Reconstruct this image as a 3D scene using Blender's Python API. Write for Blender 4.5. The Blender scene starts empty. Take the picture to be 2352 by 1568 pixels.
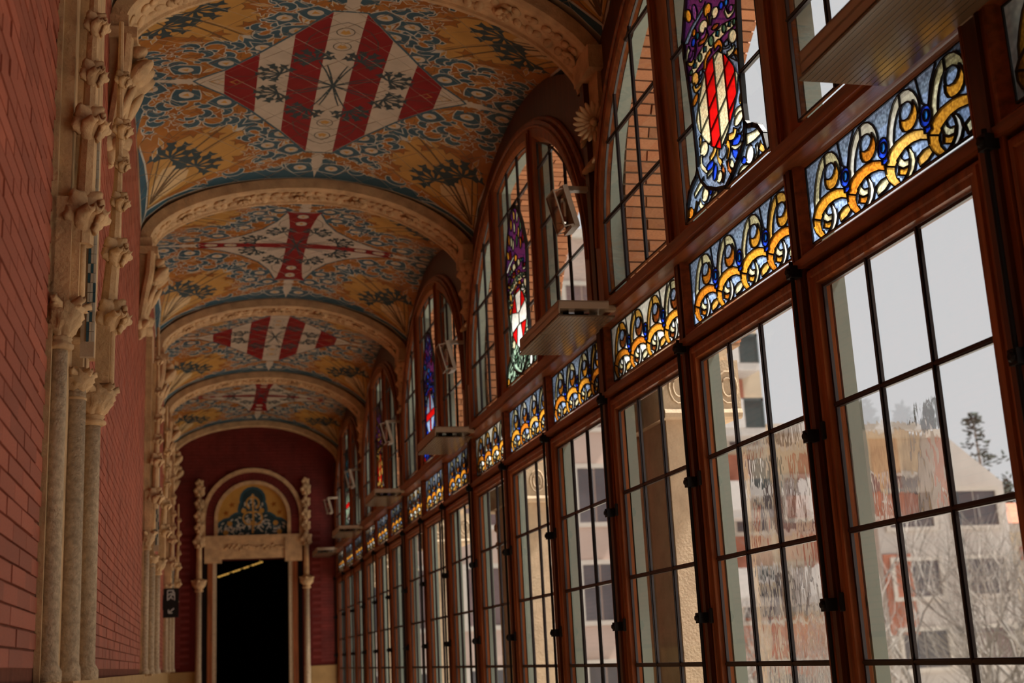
import bpy, math, random
from math import sin, cos, pi, sqrt, radians, atan2, hypot
from mathutils import Vector as V, Matrix
from mathutils.geometry import delaunay_2d_cdt

sc = bpy.context.scene
# ------------------------------------------------------------------ camera, sky, exposure
CAMZ = 1.55
cam_d = bpy.data.cameras.new('camera'); cam = bpy.data.objects.new('camera', cam_d)
sc.collection.objects.link(cam); sc.camera = cam
cam_d.sensor_width = 36.0; cam_d.lens = 44.984; cam_d.clip_start = 0.02; cam_d.clip_end = 600
cR = V((0.97165681, -0.23116389, -0.04946007)); cU = V((-0.00808684, -0.2416067, 0.97034056)); cF = V((0.23625759, 0.94243804, 0.23662818))
m4 = Matrix((cR, cU, -cF)).transposed().to_4x4(); m4.translation = V((0, 0, CAMZ)); cam.matrix_world = m4
cam_d.dof.use_dof = True; cam_d.dof.focus_distance = 5.0; cam_d.dof.aperture_fstop = 3.6

w = bpy.data.worlds.new('overcast_sky'); sc.world = w; w.use_nodes = True
wn = w.node_tree.nodes; wl = w.node_tree.links; wn.clear()
wo = wn.new('ShaderNodeOutputWorld'); wb = wn.new('ShaderNodeBackground')
wt = wn.new('ShaderNodeTexCoord'); wz = wn.new('ShaderNodeSeparateXYZ'); wr = wn.new('ShaderNodeValToRGB')
wl.new(wt.outputs['Generated'], wz.inputs[0]); wl.new(wz.outputs['Z'], wr.inputs['Fac'])
wr.color_ramp.elements[0].position = 0.0; wr.color_ramp.elements[0].color = (1, .995, 1, 1)
wr.color_ramp.elements[1].position = .8; wr.color_ramp.elements[1].color = (.93, .96, 1, 1)
wl.new(wr.outputs[0], wb.inputs['Color']); wb.inputs['Strength'].default_value = 0.74
wl.new(wb.outputs[0], wo.inputs[0])
sun_d = bpy.data.lights.new('hazy_sun', 'SUN'); sun = bpy.data.objects.new('hazy_sun', sun_d); sc.collection.objects.link(sun)
sun_d.energy = 18; sun_d.angle = radians(6); sun_d.color = (1, .95, .88)
sun.rotation_euler = V((-.50, .055, -.86)).to_track_quat('-Z', 'Y').to_euler()

sc.view_settings.view_transform = 'Standard'; sc.view_settings.look = 'None'
sc.view_settings.exposure = 0.0; sc.view_settings.gamma = 1.0; sc.view_settings.use_curve_mapping = False
cy = sc.cycles
cy.max_bounces = 7; cy.diffuse_bounces = 4; cy.glossy_bounces = 3; cy.transmission_bounces = 4; cy.transparent_max_bounces = 14
cy.use_denoising = True; cy.use_adaptive_sampling = True; cy.adaptive_threshold = 0.03
cy.caustics_reflective = False; cy.caustics_refractive = False; cy.sample_clamp_indirect = 4.0

# ------------------------------------------------------------------ dimensions
B = 3.6; Y0 = 2.934
def by(k): return Y0 + B * k                    # bay boundaries
XL = -.465; XR = 2.24; XC = .8875; HW = 1.3525
YE = by(5); YB = by(-1)
rnd = random.Random(7)

# ------------------------------------------------------------------ materials
def mat(name, col, rough=.6, spec=.4, noise=0, nscale=8, bump=0, bscale=30, var=0, stretch=None, metal=0, col2=None, coord='Object'):
    m = bpy.data.materials.new(name); m.use_nodes = True
    n = m.node_tree.nodes; l = m.node_tree.links; p = n['Principled BSDF']
    p.inputs['Roughness'].default_value = rough; p.inputs['Metallic'].default_value = metal
    p.inputs['Specular IOR Level'].default_value = spec
    c = (*col, 1); p.inputs['Base Color'].default_value = c
    out = None
    if noise or bump or col2:
        tc = n.new('ShaderNodeTexCoord'); mp = n.new('ShaderNodeMapping'); l.new(tc.outputs[coord], mp.inputs[0])
        if stretch: mp.inputs['Scale'].default_value = stretch
    if noise or col2:
        nz = n.new('ShaderNodeTexNoise'); nz.inputs['Scale'].default_value = nscale; nz.inputs['Detail'].default_value = 5
        l.new(mp.outputs[0], nz.inputs['Vector'])
        rp = n.new('ShaderNodeValToRGB'); rp.color_ramp.elements[0].position = .3; rp.color_ramp.elements[1].position = .7
        a = col2 or tuple(x * (1 - noise) for x in col); b = col if col2 else tuple(min(1, x * (1 + noise)) for x in col)
        rp.color_ramp.elements[0].color = (*a, 1); rp.color_ramp.elements[1].color = (*b, 1)
        l.new(nz.outputs['Fac'], rp.inputs[0]); out = rp.outputs[0]
    if var:
        oi = n.new('ShaderNodeObjectInfo'); hs = n.new('ShaderNodeHueSaturation')
        mr = n.new('ShaderNodeMapRange'); mr.inputs['To Min'].default_value = 1 - var; mr.inputs['To Max'].default_value = 1 + var
        l.new(oi.outputs['Random'], mr.inputs['Value']); l.new(mr.outputs[0], hs.inputs['Value'])
        if out: l.new(out, hs.inputs['Color'])
        else: hs.inputs['Color'].default_value = c
        out = hs.outputs[0]
    if out: l.new(out, p.inputs['Base Color'])
    if bump:
        bz = n.new('ShaderNodeTexNoise'); bz.inputs['Scale'].default_value = bscale; bz.inputs['Detail'].default_value = 6
        l.new(mp.outputs[0], bz.inputs['Vector'])
        bp = n.new('ShaderNodeBump'); bp.inputs['Strength'].default_value = bump; bp.inputs['Distance'].default_value = .01
        l.new(bz.outputs['Fac'], bp.inputs['Height']); l.new(bp.outputs[0], p.inputs['Normal'])
    return m

def clear_glass(name, tint, gloss=.06, wave=0.0):
    m = bpy.data.materials.new(name); m.use_nodes = True
    n = m.node_tree.nodes; l = m.node_tree.links; n.clear()
    o = n.new('ShaderNodeOutputMaterial'); mx = n.new('ShaderNodeMixShader'); t = n.new('ShaderNodeBsdfTransparent'); g = n.new('ShaderNodeBsdfGlossy')
    t.inputs[0].default_value = (*tint, 1); g.inputs['Roughness'].default_value = .02
    lw = n.new('ShaderNodeLayerWeight'); lw.inputs['Blend'].default_value = .25
    mr = n.new('ShaderNodeMapRange'); mr.inputs['To Min'].default_value = .02; mr.inputs['To Max'].default_value = gloss * 6
    l.new(lw.outputs['Fresnel'], mr.inputs['Value']); l.new(mr.outputs[0], mx.inputs[0])
    src = t.outputs[0]
    if wave:
        r = n.new('ShaderNodeBsdfRefraction'); r.inputs['IOR'].default_value = 1.03; r.inputs['Roughness'].default_value = 0; r.inputs[0].default_value = (*tint, 1)
        tc = n.new('ShaderNodeTexCoord'); mp = n.new('ShaderNodeMapping'); mp.inputs['Scale'].default_value = (1, 1, .45)
        nz = n.new('ShaderNodeTexNoise'); nz.inputs['Scale'].default_value = 17; nz.inputs['Detail'].default_value = 2
        bp = n.new('ShaderNodeBump'); bp.inputs['Strength'].default_value = wave; bp.inputs['Distance'].default_value = .05
        l.new(tc.outputs['Object'], mp.inputs[0]); l.new(mp.outputs[0], nz.inputs['Vector']); l.new(nz.outputs['Fac'], bp.inputs['Height']); l.new(bp.outputs[0], r.inputs['Normal'])
        l.new(bp.outputs[0], g.inputs['Normal'])
        m2 = n.new('ShaderNodeMixShader'); m2.inputs[0].default_value = .72
        l.new(t.outputs[0], m2.inputs[1]); l.new(r.outputs[0], m2.inputs[2]); src = m2.outputs[0]
    l.new(src, mx.inputs[1]); l.new(g.outputs[0], mx.inputs[2]); l.new(mx.outputs[0], o.inputs[0])
    return m

def art_glass(name, col, scale=130, contrast=.45, trans=.35):
    m = bpy.data.materials.new(name); m.use_nodes = True
    n = m.node_tree.nodes; l = m.node_tree.links; n.clear()
    o = n.new('ShaderNodeOutputMaterial'); mx = n.new('ShaderNodeMixShader'); t = n.new('ShaderNodeBsdfTransparent'); d = n.new('ShaderNodeBsdfTranslucent')
    tc = n.new('ShaderNodeTexCoord'); vz = n.new('ShaderNodeTexVoronoi'); vz.feature = 'SMOOTH_F1'; vz.inputs['Scale'].default_value = scale
    l.new(tc.outputs['Object'], vz.inputs['Vector'])
    rp = n.new('ShaderNodeValToRGB'); rp.color_ramp.elements[0].position = .15; rp.color_ramp.elements[1].position = .65
    rp.color_ramp.elements[0].color = (*[min(1, c * (1 + contrast)) for c in col], 1); rp.color_ramp.elements[1].color = (*[c * (1 - contrast) for c in col], 1)
    l.new(vz.outputs['Distance'], rp.inputs[0]); l.new(rp.outputs[0], t.inputs[0]); l.new(rp.outputs[0], d.inputs[0])
    mx.inputs[0].default_value = trans; l.new(t.outputs[0], mx.inputs[1]); l.new(d.outputs[0], mx.inputs[2])
    g = n.new('ShaderNodeBsdfGlossy'); g.inputs['Roughness'].default_value = .15; m2 = n.new('ShaderNodeMixShader'); m2.inputs[0].default_value = .03
    l.new(mx.outputs[0], m2.inputs[1]); l.new(g.outputs[0], m2.inputs[2]); l.new(m2.outputs[0], o.inputs[0])
    return m

M = {}
M['stone'] = mat('carved_limestone', (.55, .36, .19), .8, .25, noise=.25, nscale=9, bump=.6, bscale=60)
M['stone2'] = mat('grey_limestone', (.50, .385, .255), .85, .2, noise=.25, nscale=60, bump=.6, bscale=140)
M['stone_pale'] = mat('pale_limestone', (.47, .35, .235), .85, .2, noise=.12, nscale=12, bump=.3, bscale=80)
M['terrace'] = mat('bounce_slab_stone', (.58, .52, .44), .9, .1, noise=.08, nscale=3)  # pale stone of the unseen slab that bounces sun inside
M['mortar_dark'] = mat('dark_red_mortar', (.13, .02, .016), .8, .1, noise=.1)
M['dado'] = mat('dado_stone', (.40, .25, .10), .6, .3, noise=.15, nscale=5)
M['brick'] = mat('glazed_red_brick', (.33, .088, .050), .5, .35, noise=.2, nscale=14, bump=.25, bscale=40, var=.2)
M['brick_wall'] = mat('red_brick_run', (.33, .086, .048), .5, .35, noise=.3, nscale=5, bump=.25, bscale=40)
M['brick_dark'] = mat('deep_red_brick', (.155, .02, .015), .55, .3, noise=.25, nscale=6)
M['mortar'] = mat('brick_mortar', (.19, .07, .045), .9, .1, noise=.2, nscale=20)
M['obrick'] = mat('orange_outdoor_brick', (.35, .145, .068), .85, .2, noise=.25, nscale=18, bump=.4, bscale=60, var=.25)
M['omortar'] = mat('pale_mortar', (.27, .18, .115), .95, .1)
M['wood'] = mat('varnished_wood_upright', (.25, .073, .021), .34, .45, noise=.4, nscale=6, stretch=(6, 6, .5), bump=.12, bscale=20)
M['woodh'] = mat('varnished_wood_crosspiece', (.225, .062, .018), .34, .45, noise=.4, nscale=6, stretch=(6, .5, 6), bump=.12, bscale=20)
M['woodd'] = mat('dark_wood_gap_shade', (.085, .024, .010), .4, .4, noise=.3, nscale=6, stretch=(6, 6, .5))  # darker wood; shade of the gaps at posts and mullions put in
M['bar'] = mat('dark_glazing_bar', (.018, .010, .009), .4, .4, noise=.2, nscale=10)
M['iron'] = mat('black_iron', (.008, .0075, .0075), .6, .2, noise=.2, nscale=20)
M['lead'] = mat('lead_came', (.012, .011, .011), .5, .4, noise=.2, nscale=40)
M['sage'] = mat('sage_outside_paint', (.165, .19, .155), .6, .3, noise=.06, nscale=6)
M['glass'] = clear_glass('window_glass', (.98, .985, .98), .03)
M['glassw'] = clear_glass('wavy_window_glass', (.97, .975, .97), .03, wave=.13)
M['floor'] = mat('floor_tile', (.30, .20, .13), .4, .4, noise=.1, nscale=4)
M['street'] = mat('street_ground', (.50, .475, .44), .9, .1, noise=.1, nscale=.3)
M['black'] = mat('black_sign_face', (.006, .007, .007), .4, .3, noise=.1)
M['white'] = mat('white_sign_print', (.55, .58, .55), .5, .3, noise=.03)
M['dark'] = mat('unlit_room_black', (.012, .009, .008), .8, .1, noise=.1)  # near-black colour stands in for the unlit room and gap shade
M['heater'] = mat('beige_heater_metal', (.42, .33, .24), .4, .5, noise=.04, nscale=4)
M['hglass'] = mat('heater_glass_plate', (.14, .105, .068), .2, .35, noise=.1, nscale=3)
M['hline'] = mat('heater_wire_line', (.10, .085, .06), .3, .5, noise=.05)
M['chrome'] = mat('polished_reflector', (.75, .75, .75), .15, .5, metal=1, noise=.05)
M['gold'] = mat('golden_reflection_glow', (.55, .35, .06), .4, .5, noise=.2, nscale=30); _p = M['gold'].node_tree.nodes['Principled BSDF']; _p.inputs['Emission Color'].default_value = (1, .55, .12, 1); _p.inputs['Emission Strength'].default_value = .45  # glow put into the colour for a reflection, no lamp
# ceramic paints of the vault
def tilemat(n, c): return mat('tile_' + n, c, .42, .14, noise=.12, nscale=7)
T = {k: tilemat(k, c) for k, c in dict(amber=(.35, .135, .022), leaf=(.29, .10, .014), ochre=(.47, .25, .06), pale=(.60, .42, .21), white=(.50, .43, .33), blue=(.036, .090, .120),
     red=(.21, .005, .008), teal=(.026, .05, .058), line=(.48, .46, .39), brown=(.13, .075, .03), gold=(.48, .26, .06), black=(.05, .05, .045)).items()}
TN = list(T); TM = [T[k] for k in TN]
M['grout'] = mat('vault_grout', (.42, .33, .22), .9, .1, noise=.08, nscale=10)
# stained glass
S = {k: art_glass('glass_' + k, c, s, ct, tr) for k, (c, s, ct, tr) in dict(
    sky=((.27, .38, .60), 90, .5, .45), haze=((.17, .235, .36), 90, .5, .35), cream=((.80, .72, .46), 110, .35, .35), white=((.86, .85, .76), 70, .2, .4), amber=((.82, .33, .032), 100, .4, .35), orange=((.80, .24, .02), 100, .45, .3),
    gold=((.86, .45, .095), 100, .35, .35), blue=((.015, .06, .70), 60, .3, .4), blue2=((.025, .20, .72), 60, .3, .4), purple=((.16, .035, .20), 90, .4, .2), purple2=((.36, .10, .46), 90, .35, .2), red=((.82, .008, .008), 30, .12, .3),
    green=((.10, .22, .13), 70, .4, .3), teal=((.01, .10, .16), 70, .3, .3), brown=((.36, .10, .02), 80, .35, .3), mint=((.42, .62, .46), 90, .35, .35), pale=((.80, .82, .78), 50, .2, .5), crimson=((.30, .006, .01), 40, .2, .3)).items()}

# ------------------------------------------------------------------ mesh helpers
class MB:
    def __init__(s): s.v = []; s.f = []; s.m = []
    def add(s, vs, fs, mi=0):
        b = len(s.v); s.v += [tuple(x) for x in vs]; s.f += [tuple(i + b for i in f) for f in fs]; s.m += [mi] * len(fs); return s
    def box(s, a, b, mi=0):
        x0, y0, z0 = a; x1, y1, z1 = b
        return s.add([(x0, y0, z0), (x1, y0, z0), (x1, y1, z0), (x0, y1, z0), (x0, y0, z1), (x1, y0, z1), (x1, y1, z1), (x0, y1, z1)],
                     [(0, 3, 2, 1), (4, 5, 6, 7), (0, 1, 5, 4), (1, 2, 6, 5), (2, 3, 7, 6), (3, 0, 4, 7)], mi)
    def bar(s, p, q, wd, dp, n, mi=0):          # prism from p to q, width wd across, depth dp along n
        p = V(p); q = V(q); n = V(n); d = (q - p).normalized(); u = n.cross(d).normalized() * (wd / 2); n = n * (dp / 2)
        r = [p + u + n, p - u + n, p - u - n, p + u - n, q + u + n, q - u + n, q - u - n, q + u - n]
        return s.add(r, [(0, 1, 2, 3), (7, 6, 5, 4), (0, 4, 5, 1), (1, 5, 6, 2), (2, 6, 7, 3), (3, 7, 4, 0)], mi)
    def lathe(s, c, prof, n=16, mi=0, axis='z', cap=True):
        vs = []; fs = []
        for r, h in prof:
            for i in range(n):
                a = 2 * pi * i / n
                o = (r * cos(a), r * sin(a), h) if axis == 'z' else ((h, r * cos(a), r * sin(a)) if axis == 'x' else (r * sin(a), h, r * cos(a)))
                vs.append((c[0] + o[0], c[1] + o[1], c[2] + o[2]))
        for j in range(len(prof) - 1):
            for i in range(n): fs.append((j * n + i, j * n + (i + 1) % n, (j + 1) * n + (i + 1) % n, (j + 1) * n + i))
        if cap: fs.append(tuple(range(n))[::-1]); fs.append(tuple((len(prof) - 1) * n + i for i in range(n)))
        return s.add(vs, fs, mi)
    def tube(s, pts, rad, n=6, mi=0):
        pts = [V(p) for p in pts]; k = len(pts); vs = []; fs = []
        if not hasattr(rad, '__len__'): rad = [rad] * k
        for i, p in enumerate(pts):
            d = (pts[min(i + 1, k - 1)] - pts[max(i - 1, 0)]).normalized()
            a = d.cross(V((0, 0, 1)) if abs(d.z) < .9 else V((1, 0, 0))).normalized(); b = d.cross(a)
            for j in range(n): t = 2 * pi * j / n; vs.append(p + a * (rad[i] * cos(t)) + b * (rad[i] * sin(t)))
        for i in range(k - 1):
            for j in range(n): fs.append((i * n + j, i * n + (j + 1) % n, (i + 1) * n + (j + 1) % n, (i + 1) * n + j))
        fs.append(tuple(range(n))[::-1]); fs.append(tuple((k - 1) * n + j for j in range(n)))
        return s.add(vs, fs, mi)
    def blob(s, c, d, up, L, W, Th, bend=0, nu=8, nv=6, mi=0):   # ellipsoid lobe along d, bent towards up
        c = V(c); d = V(d).normalized(); up = V(up); up = (up - d * up.dot(d)).normalized(); sd = d.cross(up)
        vs = []; fs = []
        for j in range(nv + 1):
            t = pi * j / nv; x = -cos(t)
            for i in range(nu):
                a = 2 * pi * i / nu; r = sin(t)
                s2 = (x + 1) / 2
                if nu >= 8: r *= (1 + .10 * cos(4 * a)) * (1.12 - .30 * s2)
                vs.append(c + d * (x * L / 2 + L / 2 - bend * .35 * s2 * s2 * L) + sd * (r * cos(a) * W / 2) + up * (r * sin(a) * Th / 2 + bend * s2 * s2 * L))
        for j in range(nv):
            for i in range(nu): fs.append((j * nu + i, j * nu + (i + 1) % nu, (j + 1) * nu + (i + 1) % nu, (j + 1) * nu + i))
        return s.add(vs, fs, mi)
    def leaf(s, c, up, out, L, W, curl=.5, th=.012, mi=0, ridge=.25):  # acanthus-like leaf rising along up, curling over towards out
        c = V(c); up = V(up).normalized(); out = V(out); out = (out - up * out.dot(up)).normalized(); sd = up.cross(out)
        NS, NT = 7, 4; front = []; back = []
        p = c.copy(); ang = -.15
        for i in range(NS + 1):
            t = i / NS
            wd = W * (.45 + 1.1 * sin(pi * min(1, t * .9 + .05)) * .55) * (1 if t < .85 else .75) * (1 + .12 * (i % 2))
            nrm = out * cos(ang) - up * sin(ang) * 1.0
            for k in range(NT + 1):
                q = (k / NT - .5) * 2
                pt = p + sd * (q * wd / 2) + nrm * (-abs(q) ** 1.5 * W * ridge + (.06 * W if k % 2 else 0))
                front.append(pt + nrm * th); back.append(pt - nrm * th)
            st = L / NS; ang2 = -.15 + curl * 3.4 * t * t
            p = p + (up * cos(ang2) + out * sin(ang2)) * st; ang = ang2
        n1 = NT + 1; N = len(front); fs = []
        for i in range(NS):
            for k in range(NT):
                a = i * n1 + k
                fs.append((a, a + 1, a + n1 + 1, a + n1)); fs.append((N + a, N + a + n1, N + a + n1 + 1, N + a + 1))
            a = i * n1; fs.append((a, a + n1, N + a + n1, N + a)); a += NT; fs.append((a, N + a, N + a + n1, a + n1))
        for k in range(NT):
            fs.append((k, N + k, N + k + 1, k + 1)); a = NS * n1 + k; fs.append((a, a + 1, N + a + 1, N + a))
        return s.add(front + back, fs, mi)
    def rosette(s, c, nrm, R, lobes=5, mi=0, rot=0, th=.5):
        nrm = V(nrm).normalized(); a = nrm.cross(V((0, 0, 1)) if abs(nrm.z) < .9 else V((1, 0, 0))).normalized(); b = nrm.cross(a); c = V(c)
        for k in range(lobes):
            t = 2 * pi * k / lobes + rot; d = a * cos(t) + b * sin(t)
            if lobes <= 6: s.leaf(c + d * R * .05, d + nrm * .45, nrm, R * 1.15, R * .95, -.28, R * .13, mi, .22)
            else: s.blob(c + d * R * .08, d + nrm * .25, nrm, R, R * 1.15 * 5 / max(5, lobes), R * th, .18, mi=mi)
        s.blob(c + nrm * R * .05, nrm, a, R * .45, R * .4, R * .4, mi=mi); return s
    def mesh(s, name, mats, smooth=False):
        me = bpy.data.meshes.new(name); me.from_pydata(s.v, [], s.f)
        for m in (mats if isinstance(mats, (list, tuple)) else [mats]): me.materials.append(m)
        if any(s.m): me.polygons.foreach_set('material_index', s.m)
        if smooth: me.polygons.foreach_set('use_smooth', [True] * len(me.polygons))
        me.update(); return me
    def obj(s, name, mats, parent=None, smooth=False, loc=None): return link(name, s.mesh(name, mats, smooth), parent, loc)

def link(name, me, parent=None, loc=None):
    o = bpy.data.objects.new(name, me); sc.collection.objects.link(o)
    if parent: o.parent = parent
    if loc is not None: o.location = loc
    return o
def tag(o, label=None, cat=None, group=None, kind=None):
    if label: o['label'] = label
    if cat: o['category'] = cat
    if group: o['group'] = group
    if kind: o['kind'] = kind
    return o
def thing(name, label, cat, loc=(0, 0, 0), group=None, rz=0):
    o = bpy.data.objects.new(name, None); sc.collection.objects.link(o); o.location = loc; o.rotation_euler = (0, 0, rz); o.empty_display_size = .1
    return tag(o, label, cat, group)
def struct(o): o['kind'] = 'structure'; return o
def copy_tree(o, parent=None):
    c = o.copy(); sc.collection.objects.link(c); c.parent = parent
    for ch in list(o.children): copy_tree(ch, c)
    return c
def ccw(p):
    a = sum(p[i][0] * p[(i + 1) % len(p)][1] - p[(i + 1) % len(p)][0] * p[i][1] for i in range(len(p)))
    return list(p) if a > 0 else list(p)[::-1]
def arrange(polys):
    """planar overlay of polygons -> vertices, triangles, ids covering each triangle"""
    vs = []; fs = []
    for p in polys:
        p = ccw(p); b = len(vs); vs += [V((x, y)) for x, y in p]; fs.append(tuple(range(b, b + len(p))))
    r = delaunay_2d_cdt(vs, [], fs, 1, 1e-6, True)
    return [tuple(v) for v in r[0]], [tuple(f) for f in r[2]], r[5]
def inset(p, d):                                 # offset a loop inwards by d (ccw)
    p = ccw(p); n = len(p); out = []
    for i in range(n):
        a, b, c = V(p[i - 1]), V(p[i]), V(p[(i + 1) % n])
        e1 = (b - a).normalized(); e2 = (c - b).normalized(); n1 = V((-e1.y, e1.x)); n2 = V((-e2.y, e2.x)); h = n1 + n2
        if h.length < .3: h = n1
        h.normalize(); k = max(.5, h.dot(n1)); out.append(tuple(b + h * (d / k)))
    return out
def plate(mb, outer, holes, fmap, d0, d1, mi=0, bev=0.0, chamfer=0.0):
    """slab with holes: face at depth d0 (seen) and d1; holes widen by bev towards d0"""
    fh = [inset(h, -bev) for h in holes] if bev else holes
    fo = inset(outer, chamfer) if chamfer else outer
    for d, hs, ou in ((d0, fh, fo), (d1, holes, outer)):
        vs, ts, ids = arrange([ou] + hs)
        fs = [t for t, i in zip(ts, ids) if 0 in i and len(i) == 1]
        mb.add([fmap(x, y, d) for x, y in vs], fs, mi)
    for l0, l1 in list(zip(fh, holes)) + [(fo, outer)]:
        l0 = ccw(l0); l1 = ccw(l1); n = len(l0)
        mb.add([fmap(x, y, d0) for x, y in l0] + [fmap(x, y, d1) for x, y in l1], [(i, (i + 1) % n, n + (i + 1) % n, n + i) for i in range(n)], mi)
def circ(cx, cyy, rx, ry=None, n=14, rot=0, a0=0):
    ry = ry or rx; o = []
    for i in range(n):
        t = 2 * pi * i / n + a0; x, y = rx * cos(t), ry * sin(t); o.append((cx + x * cos(rot) - y * sin(rot), cyy + x * sin(rot) + y * cos(rot)))
    return o
def stroke(pts, wd, taper=None):
    n = len(pts); L = []; R = []
    for i in range(n):
        a = V(pts[max(0, i - 1)]); b = V(pts[min(n - 1, i + 1)]); d = (b - a).normalized(); nn = V((-d.y, d.x)); t = i / (n - 1)
        h = (wd(t) if callable(wd) else wd) / 2; L.append(tuple(V(pts[i]) + nn * h)); R.append(tuple(V(pts[i]) - nn * h))
    return L + R[::-1]
def arc(cx, cyy, r, a0, a1, n=12): return [(cx + r * cos(radians(a0 + (a1 - a0) * i / n)), cyy + r * sin(radians(a0 + (a1 - a0) * i / n))) for i in range(n + 1)]
def clip_convex(p, q):                           # clip p by convex ccw q
    out = ccw(p); q = ccw(q)
    for i in range(len(q)):
        a, b = q[i], q[(i + 1) % len(q)]; inp = out; out = []
        if not inp: return []
        f = lambda s: (b[0] - a[0]) * (s[1] - a[1]) - (b[1] - a[1]) * (s[0] - a[0])
        for j in range(len(inp)):
            c, d = inp[j - 1], inp[j]; fc, fd = f(c), f(d)
            if fd >= 0:
                if fc < 0: t = fc / (fc - fd); out.append((c[0] + (d[0] - c[0]) * t, c[1] + (d[1] - c[1]) * t))
                out.append(d)
            elif fc >= 0: t = fc / (fc - fd); out.append((c[0] + (d[0] - c[0]) * t, c[1] + (d[1] - c[1]) * t))
    r = []
    for p0 in out:
        if not r or hypot(p0[0] - r[-1][0], p0[1] - r[-1][1]) > 1e-5: r.append(p0)
    return r
def shape_area(p): return abs(sum(p[i][0] * p[(i + 1) % len(p)][1] - p[(i + 1) % len(p)][0] * p[i][1] for i in range(len(p)))) / 2 if len(p) > 2 else 0

# ------------------------------------------------------------------ vault surface
def vz(x, y):                                    # x from vault axis, y from bay centre
    u = min(1, abs(x) / HW); v = min(1, abs(y) / 1.8)
    P = 1 - sqrt(max(0, 1 - u * u)); q = v ** (1.3 if x < 0 else 1.8)
    return 5.49 - ((.05 if x < 0 else .17) * u * u + .09 * v * v + .5 * P * q)
def vpt(x, y, d):                                # point at depth d below the shell (towards the room)
    e = .004; xx = max(-HW * .992, min(HW * .992, x))
    gx = (vz(xx + e, y) - vz(xx - e, y)) / (2 * e); gy = (vz(x, y + e) - vz(x, y - e)) / (2 * e)
    n = V((gx, gy, -1)).normalized(); k = V((x, y, vz(x, y))) + n * d; return (k.x, k.y, k.z)

# ------------------------------------------------------------------ SETTING: floor, walls
mb = MB(); mb.box((XL - .5, YB - 2, -.2), (2.9, YE + .6, 0)); struct(mb.obj('floor', M['floor']))
BH, BL = .0525, .27
def brick_run(mb, y0, y1, z0, z1, face, axis='y', jit=.003, mi=0, seed=1, skip=None):
    r = random.Random(seed); k0 = int(z0 / BH)
    for k in range(k0, int(z1 / BH)):
        z = k * BH
        if z < z0 - .001: continue
        a = math.floor(y0 / BL) * BL + (BL / 2 if k % 2 else 0)
        while a < y1:
            p, q = max(a, y0) + .004, min(a + BL, y1) - .004; a += BL
            if q - p < .03: continue
            if skip and skip((p + q) / 2, z + BH / 2, p, q): continue
            yield p, q, z + .003, z + BH - .004, r.uniform(0, jit)
wl_ = MB(); wl_.box((XL - .35, YB - 2, 0), (XL - .008, YE + .3, 5.75)); wall_left = struct(wl_.obj('wall_left', M['mortar']))
# nearest bricks one by one
unit = MB().box((-.5, -.5, -.5), (.5, .5, .5)).mesh('brick', M['brick'])
bm_ = MB(); nb = 0
for (p, q, a, b, j) in brick_run(bm_, YB - .5, YE, 1.56, 5.7, XL):
    if 4.08 < (p + q) / 2 < 4.55: continue
    if 2.95 < p and q < 4.1 and nb < 300:
        o = link('brick', unit, wall_left, (XL - .008 + j / 2, (p + q) / 2, (a + b) / 2)); o.scale = (.016 + j, q - p, b - a); nb += 1
    else: bm_.box((XL - .02, p, a), (XL - .003 + j, q, b))
tag(bm_.obj('brick', M['brick_wall'], wall_left), kind='stuff')
mb = MB()
y = YB - 2
while y < YE: mb.box((XL - .02, y + .003, 0), (XL + .022, min(YE, y + .9) - .003, 1.50)); y += .9
mb.box((XL - .02, YB - 2, 1.50), (XL + .035, YE, 1.535)); struct(mb.obj('trim_1', M['dado']))
# wall behind the camera
mb = MB(); mb.box((XL - .4, YB - 2.3, 0), (2.9, YB - 2, 5.8)); struct(mb.obj('wall_back', M['brick_wall']))
mb = MB(); mb.box((2.05, YB - 2, 0), (2.9, YB, 5.8)); mb.box((XL - .3, YB - 2, 5.2), (2.9, YB, 5.5)); struct(mb.obj('wall_right', M['brick_wall']))

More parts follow.
